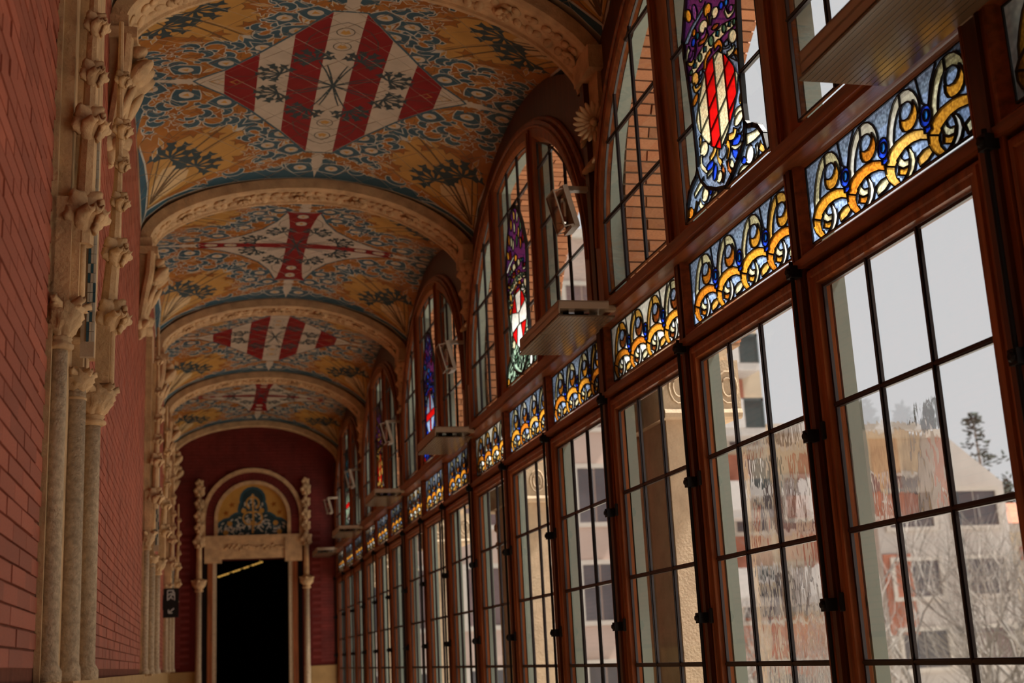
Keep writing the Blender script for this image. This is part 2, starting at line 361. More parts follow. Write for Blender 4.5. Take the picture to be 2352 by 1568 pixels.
# ------------------------------------------------------------------ vault tiles: the painted design of one quadrant, mirrored
def spiky(cx, cyy, r, rot, n=5, inner=.5, asp=1.0, seed=0):
    rr = random.Random(seed); o = []
    for i in range(2 * n):
        t = pi * i / n; k = r * (rr.uniform(.85, 1.2) if i % 2 == 0 else inner * rr.uniform(.8, 1.15)); x, yv = k * cos(t), k * sin(t) * asp
        o.append((cx + x * cos(rot) - yv * sin(rot), cyy + x * sin(rot) + yv * cos(rot)))
    return o
def grow(p, d): return inset(p, -d)
def quad_design(kind):
    D = []
    def put(col, p, out=None, w_=.008):
        if out: D.append((out, grow(p, w_)))
        D.append((col, ccw(p)))
    YM = 1.6
    put('amber', [(0, 0), (1.352, 0), (1.352, YM + .01), (0, YM + .01)])
    put('blue', [(0, YM), (1.15, YM), (.98, 1.54), (.75, 1.47), (.5, 1.47), (.3, 1.40), (.17, 1.30), (.08, 1.16), (0, 1.1)], 'line')
    put('blue', [(1.35, 0), (1.35, .62), (1.31, .42), (1.26, .28), (1.19, .16), (1.08, .06), (1.0, 0)], 'line')
    put('blue', [(1.35, .75), (1.35, 1.6), (1.335, 1.6), (1.30, 1.3), (1.315, 1.0)], 'line', .012)
    put('blue', [(1.34, 1.6), (1.1, 1.6), (.9, 1.585), (.98, 1.562), (1.2, 1.57), (1.31, 1.55)], 'line', .014)
    # corner fan
    fan = [(1.305, 1.53), (1.285, 1.25), (1.24, 1.02), (1.12, .86), (.98, .78), (.84, .70), (.70, .64), (.60, .66), (.60, .78), (.56, .92), (.52, 1.06), (.56, 1.22), (.68, 1.34), (.86, 1.42), (1.06, 1.49), (1.22, 1.535)]
    put('ochre', fan, 'brown', .007)
    put('pale', [(1.30, 1.52), (1.27, 1.32), (1.18, 1.16), (1.06, 1.16), (.99, 1.28), (1.02, 1.40), (1.16, 1.50)])
    for i, (x, yv, r, a) in enumerate([(1.13, .80, .085, 2.2), (.95, .73, .085, 1.5), (.53, .98, .085, 1.1), (.60, 1.22, .09, .6), (.80, .80, .07, 2.0), (.62, .92, .07, 2.4)]): put('leaf', spiky(x, yv, r, a, 5, .5, 1, i + 40), 'brown', .005)
    for tip in ((.64, .56), (.54, .66)): put('brown', stroke([(1.28, 1.50), ((1.28 + tip[0]) / 2 + .02, (1.5 + tip[1]) / 2), tip], lambda t: .022 - .008 * t))
    for tip in ((1.12, 1.08), (.97, 1.22), (1.2, 1.0), (.86, 1.32)): put('brown', stroke([(1.29, 1.51), tip], lambda t: .012))
    for (x, yv, a) in ((1.13, 1.04, -2.3), (.94, 1.24, -2.25)):
        for k in range(7):
            da = -1.9 + 3.8 * k / 6; L = .205 * (.75 + .3 * cos(da * .7)); t = a + da; dx, dy = cos(t), sin(t)
            put('teal', [(x + px * dx - py * dy, yv + px * dy + py * dx) for px, py in ((0, -.008), (L * .42, -.014), (L * .60, -.042), (L * .75, -.022), (L * 1.02, -.042), (L * .95, 0), (L * 1.02, .042), (L * .75, .022), (L * .60, .042), (L * .42, .014), (0, .008))])
    # tulip
    put('blue', [(.66, .70), (.595, .76), (.52, .73), (.455, .62), (.50, .615), (.47, .54), (.55, .565), (.56, .50), (.64, .56), (.70, .63)], 'line', .008)
    # loose leaves and crescents of the field
    r = random.Random(11)
    for i, (x, yv, rad) in enumerate([(1.17, .30, .10), (.88, .42, .10), (1.05, .55, .11), (.68, .38, .085), (.78, .5, .08), (.4, .62, .085), (.42, .84, .09), (.28, .98, .08), (.40, 1.12, .10), (.18, 1.24, .085), (.30, 1.30, .09), (.52, 1.38, .085),
            (.72, 1.44, .08), (1.22, .48, .08), (1.27, .68, .06), (.10, .98, .07), (.60, .30, .06), (.9, .13, .07), (.46, .48, .07), (1.08, .1, .06), (.06, 1.2, .06), (.93, .60, .07), (.88, 1.50, .06)]):
        put('leaf' if i % 3 else 'amber', spiky(x, yv, rad, r.uniform(0, 6.28), 5 + i % 2, .45, .85, i), 'line' if i % 2 == 0 else 'brown', .006)
    for (x, yv, rad, a0, a1, wd) in [(.80, .58, .085, 200, 20, .045), (.50, .92, .085, 60, 250, .042), (1.16, .42, .07, 120, -60, .04), (.99, .47, .075, -30, 150, .04), (.32, 1.16, .07, 10, 200, .038), (.66, 1.40, .075, 190, 20, .038), (1.24, .60, .055, 90, -80, .035),
            (.62, .46, .06, 40, 210, .034), (.36, .73, .06, 230, 60, .034), (1.10, .24, .06, 200, 20, .03), (.20, 1.36, .06, 170, -10, .03), (.44, 1.28, .05, -60, 120, .03)]:
        put('blue', stroke(arc(x, yv, rad, a0, a1, 9), lambda t, wd=wd: wd * (.25 + sin(pi * min(1, .15 + t * .85)))), 'line', .008)
    for (x, yv, a, L) in [(1.02, .34, 40, .12), (.72, .27, 150, .1), (.34, .92, 100, .12), (.24, .93, 60, .1), (.58, .7, 45, .1), (1.2, .75, 100, .14), (.14, 1.1, 80, .1), (.48, 1.2, 20, .14), (.9, .66, 15, .14), (.36, 1.42, 10, .14), (1.22, .87, 75, .12)]:
        dx, dy = cos(radians(a)), sin(radians(a)); put('line' if L < .12 else 'ochre', [(x, yv), (x + dx * L * .5 - dy * .016, yv + dy * L * .5 + dx * .016), (x + dx * L, yv + dy * L), (x + dx * L * .5 + dy * .016, yv + dy * L * .5 - dx * .016)], 'line', .006)
    placed = [(1.24, .105), (1.0, .2), (.74, .31), (.51, .56), (.31, .83), (.215, 1.10), (.125, 1.42), (.40, 1.02), (.58, .62)]; r2 = random.Random(23); nfill = 0
    for tries in range(900):
        x, yv = r2.uniform(.08, 1.3), r2.uniform(.08, 1.5)
        if x / .98 + yv / 1.22 < 1.02 or x < .09 or yv < .1: continue
        if yv > 1.42 - .25 * abs(x - .6) * 0 and x < .6: continue
        if (x > .56 and yv > .68 + .55 * max(0, .9 - x) and yv > .62) or (x > 1.05 and yv > .82): continue
        if any(hypot(x - a_, yv - b_) < .088 for a_, b_ in placed): continue
        placed.append((x, yv)); nfill += 1
        if nfill % 2 == 0: a0 = r2.uniform(0, 360); put('blue', stroke(arc(x, yv, .048, a0, a0 + 200, 8), lambda t: .044 * (.3 + sin(pi * min(1, .12 + t * .88)))), 'line', .008)
        elif nfill % 4 == 1: put('leaf', spiky(x, yv, .062, r2.uniform(0, 6), 5, .45, .9, nfill), 'line', .006)
        else: a0 = r2.uniform(0, 6.28); put('ochre', [(x - .05 * cos(a0), yv - .05 * sin(a0)), (x - .014 * sin(a0), yv + .014 * cos(a0)), (x + .06 * cos(a0), yv + .06 * sin(a0)), (x + .014 * sin(a0), yv - .014 * cos(a0))], 'line', .007)
    for i, (x, yv) in enumerate([(1.24, .105), (1.0, .2), (.74, .31), (.51, .56), (.31, .83), (.215, 1.10), (.125, 1.42), (.93, .30) if 0 else (.40, 1.02)]):
        t0 = atan2(yv, x)
        if i == 3 or i == 7: put('blue', spiky(x, yv, .105, t0, 5, .68, 1, i + 90), 'line', .009)
        else: put('blue', [(x + q[0] * (.098 if k % 3 else .118), yv + q[1] * (.082 if k % 3 else .1)) for k, q in enumerate([(cos(2 * pi * k / 13 + i), sin(2 * pi * k / 13 + i)) for k in range(13)])], 'line', .009)
        put('white', circ(x, yv, .052, .046, 14)); put('gold', [(x + .032 * cos(a), yv + .028 * sin(a)) for a in (t0, t0 + 2.1, t0 + 4.2)])
    # spikes
    put('white', [(0, 0), (1.3515, 0), (1.15, .022), (1.08, .028), (1.06, .045), (1.0, .035), (.97, .06), (.9, .055), (0, .05)])
    put('white', [(0, 0), (.045, 0), (.05, 1.18), (.07, 1.24), (.04, 1.27), (.045, 1.32), (.024, 1.40), (0, 1.595)])
    for (x, yv, a) in ((.98, .085, .5), (.085, 1.19, 1.0)): put('leaf', spiky(x, yv, .055, a, 5, .5, 1, 5), 'brown', .004)
    if kind == 'bars':
        dia = [(0, 0), (.94, 0), (.90, .045), (.74, .19), (.53, .46), (.315, .78), (.12, 1.10), (.105, 1.13), (0, 1.13)]
        put('white', dia, 'blue', .018)
        put('red', [(.105, 0), (.315, 0), (.315, .775), (.13, 1.08), (.105, 1.125)])
        put('red', [(.525, 0), (.745, 0), (.745, .18), (.525, .465)])
        for yv in (.62, .84): put('black', circ(0, yv, .062, .066, 18)); put('white', circ(0, yv, .055, .059, 18)); put('gold', [(0, yv - .04), (.035, yv - .02), (.016, yv + .03), (0, yv + .01)])
        put('black', stroke([(.0, .985), (.06, .95), (.16, .86), (.22, .74), (.24, .6)], .007)); put('black', stroke([(0, .74), (.08, .72), (.16, .66), (.22, .6)], .006))
        for x in (.79, .66): put('gold', spiky(x, 0, .045, 0, 4, .6)); put('red' if x < .7 else 'white', spiky(x, 0, .034, 0, 4, .6))
        put('black', stroke([(.35, .09), (.5, .105), (.66, .09), (.75, .06), (.85, 0)], .006))
    else:
        dia = [(0, 0), (.93, 0), (.90, .06), (.72, .14), (.5, .30), (.33, .50), (.22, .74), (.15, 1.0), (.13, 1.06), (0, 1.02)]
        put('white', dia, 'blue', .018)
        put('red', [(0, 0), (.11, 0), (.095, .12), (.10, .6), (.13, .95), (.16, 1.06), (.08, 1.03), (0, 1.02)]); put('red', [(0, 0), (.93, 0), (.90, .03), (.93, .085), (.7, .062), (.4, .058), (0, .075)])
        for yv in (.68, .9): put('black', circ(0, yv, .058, .07, 18)); put('white', circ(0, yv, .05, .062, 18)); put('gold', circ(0, yv, .015, .03, 8))
        for x in (.62, .8): put('black', circ(x, 0, .066, .048, 18)); put('white', circ(x, 0, .058, .041, 18)); put('gold', circ(x, 0, .03, .012, 8))
        put('black', stroke([(.12, .86), (.19, .74), (.2, .62), (.13, .56)], .006))
    # leaf sprays around the centre
    def spray(x, yv, a, sz, n=7):
        for k in range(n):
            da = -1.75 + 3.5 * k / (n - 1); L = sz * (.78 + .34 * cos(da * .8)); t = a + da; dx, dy = cos(t), sin(t)
            put('teal', [(x + px * dx - py * dy, yv + px * dy + py * dx) for px, py in ((0, -.006), (L * .5, -.012), (L * .66, -.034), (L * .78, -.018), (L * 1.0, -.034), (L * .95, 0), (L * 1.0, .034), (L * .78, .018), (L * .66, .034), (L * .5, .012), (0, .006))])
    for (x, yv, a) in ((.15, .40, 1.0), (.375, .15, .55)): spray(x, yv, a, .16)
    for tip in ((.07, .33), (.13, .38), (.27, .16), (.34, .13)): put('teal', stroke([(0.001, 0.001), (tip[0] * .55, tip[1] * .62), tip], lambda t: .016 - .006 * t))
    return D

TDX, TDY = .250, .262
def build_tiles(kind):
    D = quad_design(kind); tiles = []
    lim = [(0, 0), (1.352, 0), (1.352, 1.606), (0, 1.606)]
    for a in range(-14, 16):
        for b in range(-14, 16):
            # node lattice shifted half a diagonal along x
            cx, cyy = (a + b) * TDX / 2, (a - b) * TDY / 2
            g = .0019
            p = [(cx + TDX / 2 - g * 1.4, cyy), (cx, cyy + TDY / 2 - g * 1.4), (cx - TDX / 2 + g * 1.4, cyy), (cx, cyy - TDY / 2 + g * 1.4)]
            q = clip_convex(p, lim)
            if len(q) > 2 and shape_area(q) > 1e-4: tiles.append(q)
    polys = tiles + [p for c, p in D]; nt = len(tiles)
    vs, ts, ids = arrange(polys)
    cells = {}
    for t, i in zip(ts, ids):
        if not i: continue
        tid = [k for k in i if k < nt]; top = max(i)
        if not tid or top < nt: continue
        cx = sum(vs[k][0] for k in t) / 3; cyy = sum(vs[k][1] for k in t) / 3
        if not (0 <= cx <= 1.3525 and 0 <= cyy <= 1.606): continue
        col = TN.index(D[top - nt][0])
        for sx in (1, -1):
            for sy in (1, -1):
                X, Yv = cx * sx, cyy * sy
                ix = (math.floor(X / TDX + Yv / TDY + .5), math.floor(X / TDX - Yv / TDY + .5))
                tri = [(vs[k][0] * sx, vs[k][1] * sy) for k in t]
                if sx * sy < 0: tri = tri[::-1]
                cells.setdefault(ix, []).append((tri, col))
    out = []; full = TDX * TDY / 2
    edge_mb = MB()
    for ix, tl in cells.items():
        key = {}; mb = MB(); ed = {}; ar = 0
        d = .006 + rnd.uniform(-.0008, .0008)
        tlt = [rnd.uniform(-.004, .004), rnd.uniform(-.004, .004)]
        cx = (ix[0] + ix[1]) * TDX / 2; cyy = (ix[0] - ix[1]) * TDY / 2
        for tri, col in tl:
            idx = []
            for p in tri:
                k = (round(p[0], 5), round(p[1], 5))
                if k not in key: key[k] = len(mb.v); mb.v.append(vpt(p[0], p[1], d + (p[0] - cx) * tlt[0] + (p[1] - cyy) * tlt[1]))
                idx.append(key[k])
            if len(set(idx)) < 3: continue
            mb.f.append(tuple(idx[::-1])); mb.m.append(col)
            ar += shape_area(tri)
            for a, b in ((0, 1), (1, 2), (2, 0)):
                e = (idx[a], idx[b]); ed[e] = ed.get(e, 0) + 1
        inv = {v_: k_ for k_, v_ in key.items()}
        for (a, b) in list(ed):
            if (b, a) in ed: continue
            p, q = inv[a], inv[b]; n0 = len(mb.v); mb.v += [vpt(p[0], p[1], -.001), vpt(q[0], q[1], -.001)]
            mb.f.append((a, b, n0 + 1, n0)); mb.m.append(TN.index('white'))
        if ar > full * .6: out.append((ar, mb))
        else: edge_mb.add(mb.v, []); b0 = len(edge_mb.v) - len(mb.v); edge_mb.f += [tuple(i + b0 for i in f) for f in mb.f]; edge_mb.m += mb.m
    out.sort(key=lambda t: -t[0])
    for ar, mb in out[300:]: b0 = len(edge_mb.v); edge_mb.v += mb.v; edge_mb.f += [tuple(i + b0 for i in f) for f in mb.f]; edge_mb.m += mb.m
    return [mb.mesh('tile', TM) for ar, mb in out[:300]], edge_mb.mesh('cut_tiles', TM)
sets = {k: build_tiles(k) for k in ('bars', 'cross')}
xs = [-HW - .03] + [-HW * sin(pi / 2 * (1 - i / 20)) for i in range(20)] + [HW * sin(pi / 2 * i / 20) for i in range(21)] + [HW + .03]
ys = [-1.8 + 3.6 * i / 40 for i in range(41)]
shell = MB(); shell.v = [(x, y, vz(x, y)) for y in ys for x in xs]; nx = len(xs)
shell.f = [(j * nx + i, j * nx + i + 1, (j + 1) * nx + i + 1, (j + 1) * nx + i) for j in range(40) for i in range(nx - 1)]; shell.m = [0] * len(shell.f)
shell_me = shell.mesh('vault_shell', M['grout'], True)
for j in range(-1, 5):
    c = struct(link('ceiling', shell_me, None, (XC, by(j) + 1.8, 0)))
    tl, em = sets['bars' if j % 2 else 'cross']
    for me in tl: link('tile', me, c)
    tag(link('cut_tiles', em, c), kind='stuff')
    if j == -1: pass

# ------------------------------------------------------------------ carved stone ribs
def rib_pt(x, off):                               # arch line of the rib offset inwards by off
    e = .004; xx = max(-HW * .999, min(HW * .999, x)); z = vz(xx, 1.8); g = (vz(min(HW, xx + e), 1.8) - vz(max(-HW, xx - e), 1.8)) / (2 * e)
    n = V((g, -1)).normalized(); return V((xx + n.x * off, z + n.y * off))
def rib_params(n=48): return [HW * sin(pi / 2 * (2 * i / n - 1)) * .9995 for i in range(n + 1)]
RIBN = ['nearest', 'second', 'third', 'fourth', 'fifth']
def make_rib(y, label, half=1, name='vault_rib'):
    r = thing(name, label, 'arch rib', (XC, y, 4.75), group=None)
    ps = rib_params(); prof = [(-.19, -.008), (-.19, .072), (-.165, .085), (-.14, .085), (-.13, .070), (.13, .070), (.14, .085), (.165, .085), (.19, .072), (.19, -.008)]
    if half == .5: prof = [(-.19, -.008), (-.19, .072), (-.165, .085), (-.14, .085), (-.13, .07), (-.002, .07), (-.002, -.008)]
    mb = MB(); n = len(prof)
    for x in ps:
        for (yy, off) in prof: q = rib_pt(x, off); mb.v.append((q.x, yy, q.y - 4.75))
    mb.f = [(i * n + k, i * n + k + 1, (i + 1) * n + k + 1, (i + 1) * n + k) for i in range(len(ps) - 1) for k in range(n - 1)]; mb.m = [0] * len(mb.f)
    mb.obj('rib_band', M['stone'], r)
    fo = MB(); rr = random.Random(3)
    L = 0; last = rib_pt(ps[0], .07); ds = [0]
    fine = rib_params(300); acc = 0; nxt = .08; prev = rib_pt(fine[0], .07)
    for x in fine[1:]:
        q = rib_pt(x, .07); acc += (q - prev).length; tdir = (q - prev).normalized(); prev = q
        if acc >= nxt:
            nxt += .078
            nn = V((tdir.y, 0, -tdir.x)).normalized(); nn = nn if nn.z < 0 else -nn
            t3 = V((tdir.x, 0, tdir.y)); c = V((q.x, 0, q.y - 4.75)); k = int(nxt / .078)
            for sgn in ((-1, 1) if half == 1 else (-1,)):
                dd = (t3 * rr.uniform(-.6, .9) + V((0, sgn, 0)))
                fo.blob(c + V((0, sgn * .012 - (0 if half == 1 else .06), 0)), dd, nn, .085 + rr.uniform(-.01, .02), .06, .03, .12, 7, 5)
                if k % 2: fo.blob(c + V((0, sgn * .05 - (0 if half == 1 else .06), 0)) + t3 * .03, t3 + V((0, sgn * .3, 0)), nn, .06, .035, .035, .1, 6, 4)
            if k % 6 == 0 and half == 1: fo.rosette(c + nn * .01, nn, .06, 7)
    tag(fo.obj('carved_foliage', M['stone'], r, True), kind='stuff')
    return r
ribs = [make_rib(by(k), f'carved stone vault rib with a leaf frieze, {RIBN[k - 1]} of the arches from the camera') for k in range(1, 5)]
make_rib(by(0), 'carved stone vault rib overhead, just behind the top edge of the view', name='vault_rib')
make_rib(YE, 'narrow stone rib lying against the red end wall above the door', .5)

# ------------------------------------------------------------------ corbels
def make_corbel_left(y, label, long=0):
    t = thing('wall_corbel', label, 'corbel', (XL, y, 4.1))
    mb = MB()                                    # bracket core
    for s in (-1, 1):
        mb.tube([(.0, s * .045, .02), (.02, s * .07, .16), (.045, s * .11, .3), (.075, s * .15, .46), (.085, s * .155, .62)], [.024, .034, .036, .036, .036], 8)
        mb.tube([(.01, s * .02, .06), (.05, s * .03, .2), (.085, s * .05, .34), (.11, s * .06, .48), (.115, s * .06, .62)], [.026, .034, .032, .03, .032], 8)
    mb.add([(-.006, -.05, .0), (.02, -.05, .0), (.02, .05, .0), (-.006, .05, .0), (-.006, -.15, .62), (.055, -.15, .62), (.055, .15, .62), (-.006, .15, .62)], [(0, 3, 2, 1), (4, 5, 6, 7), (0, 1, 5, 4), (1, 2, 6, 5), (2, 3, 7, 6), (3, 0, 4, 7)]); mb.box((-.006, -.18, .60), (.135, .18, .66)); mb.box((-.006, -.15, .66), (.09, .15, .74))
    mb.obj('bracket', M['stone'], t)
    mb = MB(); r = random.Random(int(y * 10))
    for s in (-1, 0, 1):
        mb.blob((.05 + .03 * (s == 0), s * .06, .2), (.3, s * .3, 1), (1, 0, 0), .2, .085, .05, .15, 9, 6)
        mb.blob((.10, s * .075, .40), (.4, s * .3, .7), (1, 0, 0), .17, .12, .09, .25)
        mb.blob((.115, s * .11, .52), (.5, s * .4, .5), (1, 0, 0), .09, .085, .07, .2)
    mb.obj('leaf_cluster', M['stone'], t, True)
    mb = MB()
    for s in (-1, 1): mb.blob((.02, s * .03, .05), (.3, s * .8, .3), (1, 0, 0), .10, .07, .07, .2)
    mb.rosette((.04, -.03, .06), (1, -.8, -.2), .09, 5); mb.blob((.0, 0, -.05), (.1, 0, 1), (1, 0, 0), .13, .07, .06)
    mb.obj('leaf_pendant', M['stone'], t, True)
    if long:
        mb = MB(); mb.lathe((.05, -.02, -.92), [(.032, 0), (.03, .9)], 12); mb.box((-.006, -.09, -.98), (.02, .09, .05)); mb.obj('colonnette', M['stone'], t, True)
        mb = MB(); mb.box((-.006, -.10, -1.02), (.11, .09, -.93)); mb.rosette((.06, -.03, -.97), (.3, -1, -.1), .06, 6); mb.obj('base_block', M['stone'], t)
    return t
for k, lab in ((1, 'openwork stone bracket at the left foot of the nearest rib, topmost carving at upper left'), (2, 'openwork stone bracket at the left foot of the second rib, red brick below it'),
               (3, 'openwork stone bracket at the left foot of the third rib'), (4, 'openwork stone bracket at the left foot of the fourth rib')): make_corbel_left(by(k) - .12, lab)
make_corbel_left(by(5) - 1.6, 'long stone bracket with a colonnette and square block near the end wall', 1)
make_corbel_left(by(5) - .14, 'stone bracket in the far left corner against the end wall')
make_corbel_left(by(0) - .1, 'stone bracket on the left wall just behind the top left of the view')
def make_corbel_right(y, label, shell=True):
    t = thing('pier_corbel', label, 'corbel', (2.26, y, 4.2))
    mb = MB(); mb.box((-.16, -.15, .52), (-.012, .15, .66)); mb.box((-.10, -.10, .05), (-.012, .10, .55)); mb.obj('block', M['stone'], t)
    mb = MB()
    if shell:
        mb.rosette((-.13, -.10, .20), (-.55, -1, -.15), .125, 20, th=.22); mb.rosette((-.13, -.105, .21), (-.55, -1, -.15), .07, 14, th=.3); mb.rosette((-.12, .06, .24), (-1, .3, 0), .12, 16, th=.25)
    else:
        for zz, rr in ((.44, .095), (.28, .085), (.12, .075)): mb.rosette((-.11, -.05, zz), (-1, -.7, -.1), rr, 6); mb.rosette((-.08, .05, zz - .05), (-1, .5, -.1), rr * .9, 6)
    mb.obj('carved_flower', M['stone'], t, True)
    mb = MB(); 
    for s in (-1, 0, 1): mb.blob((-.06, s * .05, .06), (-.6, s * .4, -.8), (-1, 0, 0), .15, .08, .06, .2)
    mb.obj('leaf_pendant', M['stone'], t, True)
    return t
for k, lab in ((1, 'shell-carved stone corbel between the two nearest arched windows'), (2, 'flower-carved stone corbel between the second and third arched windows'), (3, 'flower-carved stone corbel between the third and fourth arched windows'), (4, 'flower-carved stone corbel between the fourth and farthest arched windows')):
    make_corbel_right(by(k) - .1, lab, k == 1)

# ------------------------------------------------------------------ colonnette clusters of the left wall
def gadroon(mb, c, prof, lobes=6, twist=2.2, depth=.16, n=48):
    vs = []; fs = []; h0 = prof[0][1]; hh = prof[-1][1] - h0
    for r, h in prof:
        for i in range(n):
            a = 2 * pi * i / n; k = 1 + depth * (abs(sin(lobes / 2 * (a + twist * (h - h0) / hh))) - .6); vs.append((c[0] + r * k * cos(a), c[1] + r * k * sin(a), c[2] + h))
    for j in range(len(prof) - 1):
        for i in range(n): fs.append((j * n + i, j * n + (i + 1) % n, (j + 1) * n + (i + 1) % n, (j + 1) * n + i))
    fs.append(tuple((len(prof) - 1) * n + i for i in range(n))); mb.add(vs, fs)
def capital(mb, x, y, z, r, h, n=6, side=None):
    mb.lathe((x, y, z), [(r * 1.05, 0), (r * 1.38, h * .04), (r * 1.38, h * .10), (r * 1.02, h * .14), (r * 1.25, h * .20), (r * 1.02, h * .25)], 16)
    gadroon(mb, (x, y, z), [(r * .95, h * .22), (r * 1.35, h * .32), (r * 1.85, h * .47), (r * 2.1, h * .62), (r * 2.0, h * .76), (r * 1.55, h * .92), (r * 1.2, h)], n, 2.2, .42)
    for k in range(n):
        a = 2 * pi * (k + .35) / n; o = V((cos(a), sin(a), 0))
        mb.blob(V((x, y, z + h * .72)) + o * r * 1.35, o + V((0, 0, .45)), (0, 0, -1), h * .26, r * .85, r * .5, .3, 8, 6)
        mb.leaf(V((x, y, z + h * .34)) + o * r * 1.3, V((0, 0, 1)) + o * .35, o, h * .62, r * 1.3, .42, .006)
def crocket(mb, x, y, z, s, lob=5):
    mb.rosette((x, y, z), (.6, -1, -.1), s, lob, rot=.4); mb.rosette((x + s * .4, y + s * .3, z - s * .2), (1, .4, -.2), s * .8, lob)
    
    for k in (-1, 0, 1): mb.leaf((x, y, z - s * 1.1), (.45 + .3 * k, -.5 + .2 * k, 1), (.7, -1, 0), s * 1.5, s * .9, .45, s * .1)
def make_cluster(yc, label):
    t = thing('colonnette_cluster', label, 'column', (XL, yc, 0))
    mb = MB()                                    # stepped stone jamb
    mb.box((-.006, -.25, 1.52), (.012, .25, 4.35)); mb.box((-.006, -.14, 1.52), (.05, .25, 3.55)); mb.box((-.006, .0, 1.52), (.085, .25, 3.2)); mb.obj('jamb', M['stone'], t)
    mb = MB(); mb.lathe((.028, -.20, 1.535), [(.042, 0), (.042, .03), (.031, .05), (.029, .6), (.028, 1.03)], 16); mb.obj('colonnette', M['stone2'], t, True)
    mb = MB(); capital(mb, .030, -.20, 2.55, .032, .18, 6); mb.obj('capital', M['stone'], t, True)
    mb = MB(); mb.lathe((.068, -.03, 1.535), [(.042, 0), (.04, .04), (.036, .05), (.033, .95)], 16); mb.obj('colonnette', M['stone2'], t, True)
    mb = MB(); mb.lathe((.112, .09, 1.535), [(.042, 0), (.042, .03), (.031, .05), (.029, .5), (.028, .86)], 16); mb.obj('colonnette', M['stone2'], t, True)
    mb = MB(); capital(mb, .114, .09, 2.36, .032, .15, 6); mb.obj('capital', M['stone'], t, True)
    mb = MB(); capital(mb, .068, -.03, 2.42, .026, .11, 6); mb.obj('capital', M['stone'], t, True)
    # upper shafts
    mb = MB(); mb.box((-.006, -.22, 3.0), (.05, .25, 4.5)); mb.box((-.006, -.10, 2.62), (.105, .25, 4.2)); mb.box((.0, -.25, 2.70), (.06, -.17, 3.05)); mb.obj('upper_jamb', M['stone'], t)
    mb = MB(); mb.box((.035, -.235, 2.70), (.085, -.165, 2.96)); mb.tube([(.09, -.2, 2.9), (.10, -.2, 3.3), (.105, -.2, 3.8), (.10, -.2, 4.5)], [.034, .026, .016, .012], 8); mb.obj('pinnacle_shaft', M['stone'], t)
    mb = MB(); mb.lathe((.089, -.20, 2.73), [(.013, 0), (.013, .21)], 8); mb.obj('roll_moulding', M['stone'], t, True)
    mb = MB(); mb.box((.12, .05, 2.50), (.165, .13, 2.74)); mb.tube([(.15, .09, 2.7), (.17, .09, 3.0), (.178, .09, 3.3), (.175, .09, 3.85)], [.03, .022, .013, .009], 8); mb.obj('pinnacle_shaft', M['stone'], t)
    mb = MB(); mb.lathe((.168, .075, 2.50), [(.013, 0), (.013, .24)], 8); mb.obj('roll_moulding', M['stone'], t, True)
    mb = MB(); mb.box((.085, -.12, 2.55), (.128, -.095, 3.3)); mb.obj('stone_strip', M['stone_pale'], t)
    ms = MB()
    for k in range(22):
        for q in range(3): ms.box((.103 + .0088 * q, -.126, 2.60 + k * .033), (.111 + .0088 * q, -.118, 2.60 + k * .033 + .031), (k * k // 3 + q * 2) % 3)
    tag(ms.obj('mosaic_strip', [T['blue'], T['line'], T['white']], t), label='blue and white mosaic strip', kind='stuff')
    for (x, y, z, s) in ((.10, -.215, 3.01, .07), (.105, -.215, 3.32, .06), (.11, -.215, 3.50, .045), (.115, -.215, 3.68, .042), (.11, -.21, 3.92, .036), (.105, -.21, 4.2, .04)):
        mb = MB(); crocket(mb, x, y, z, s); mb.obj('crocket', M['stone'], t, True)
    for (x, y, z, s) in ((.172, .075, 2.74, .058), (.178, .075, 2.97, .05), (.186, .075, 3.156, .034), (.19, .075, 3.295, .028), (.188, .075, 3.43, .036), (.186, .075, 3.62, .03)):
        mb = MB(); crocket(mb, x, y, z, s); mb.obj('crocket', M['stone'], t, True)
    return t
c0 = make_cluster(4.35, 'three slim stone colonnettes with leafy capitals on the left brick wall, nearest cluster')
for k, lab in ((1, 'slim stone colonnettes with crocketed pinnacles on the left wall, second cluster'), (2, 'slim stone colonnettes on the left wall, cluster beside the end wall')):
    c = copy_tree(c0); c.location.y = 4.35 + 7.2 * k; c['label'] = lab

# ------------------------------------------------------------------ end wall and door
ex = lambda a, b, d: (a, YE + d, b)
DX = .83
def stilt(hw, zb, zs, n=18):                      # round-headed outline
    return [(DX - hw, zb), (DX + hw, zb), (DX + hw, zs)] + [(DX + hw * cos(pi * i / n), zs + hw * sin(pi * i / n)) for i in range(1, n)] + [(DX - hw, zs)]
mb = MB(); plate(mb, [(XL - .1, 0), (XR + .06, 0), (XR + .06, 5.75), (XL - .1, 5.75)], [[(.25, .01), (1.41, .01), (1.41, 3.22), (.25, 3.22)], stilt(.56, 3.58, 3.86)], ex, .0, .3)
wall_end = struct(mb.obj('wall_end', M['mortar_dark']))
def near_door(a, z, p, q): return (p < 1.72 and q > -.06 and z < 3.6) or (abs(a - DX) < .78 and 3.5 < z < 4.0) or hypot(a - DX, z - 3.86) < .80
mb = MB()
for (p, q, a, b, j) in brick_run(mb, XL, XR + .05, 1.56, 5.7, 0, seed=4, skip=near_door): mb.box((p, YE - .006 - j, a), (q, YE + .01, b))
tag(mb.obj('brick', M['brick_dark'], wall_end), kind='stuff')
mb = MB(); mb.box((XL, YE - .03, 0), (.0, YE + .02, 1.52)); mb.box((1.7, YE - .03, 0), (XR + .1, YE + .02, 1.52)); struct(mb.obj('trim_2', M['dado']))
door = struct(thing('door_1', None, None, (0, 0, 0)))
mb = MB()
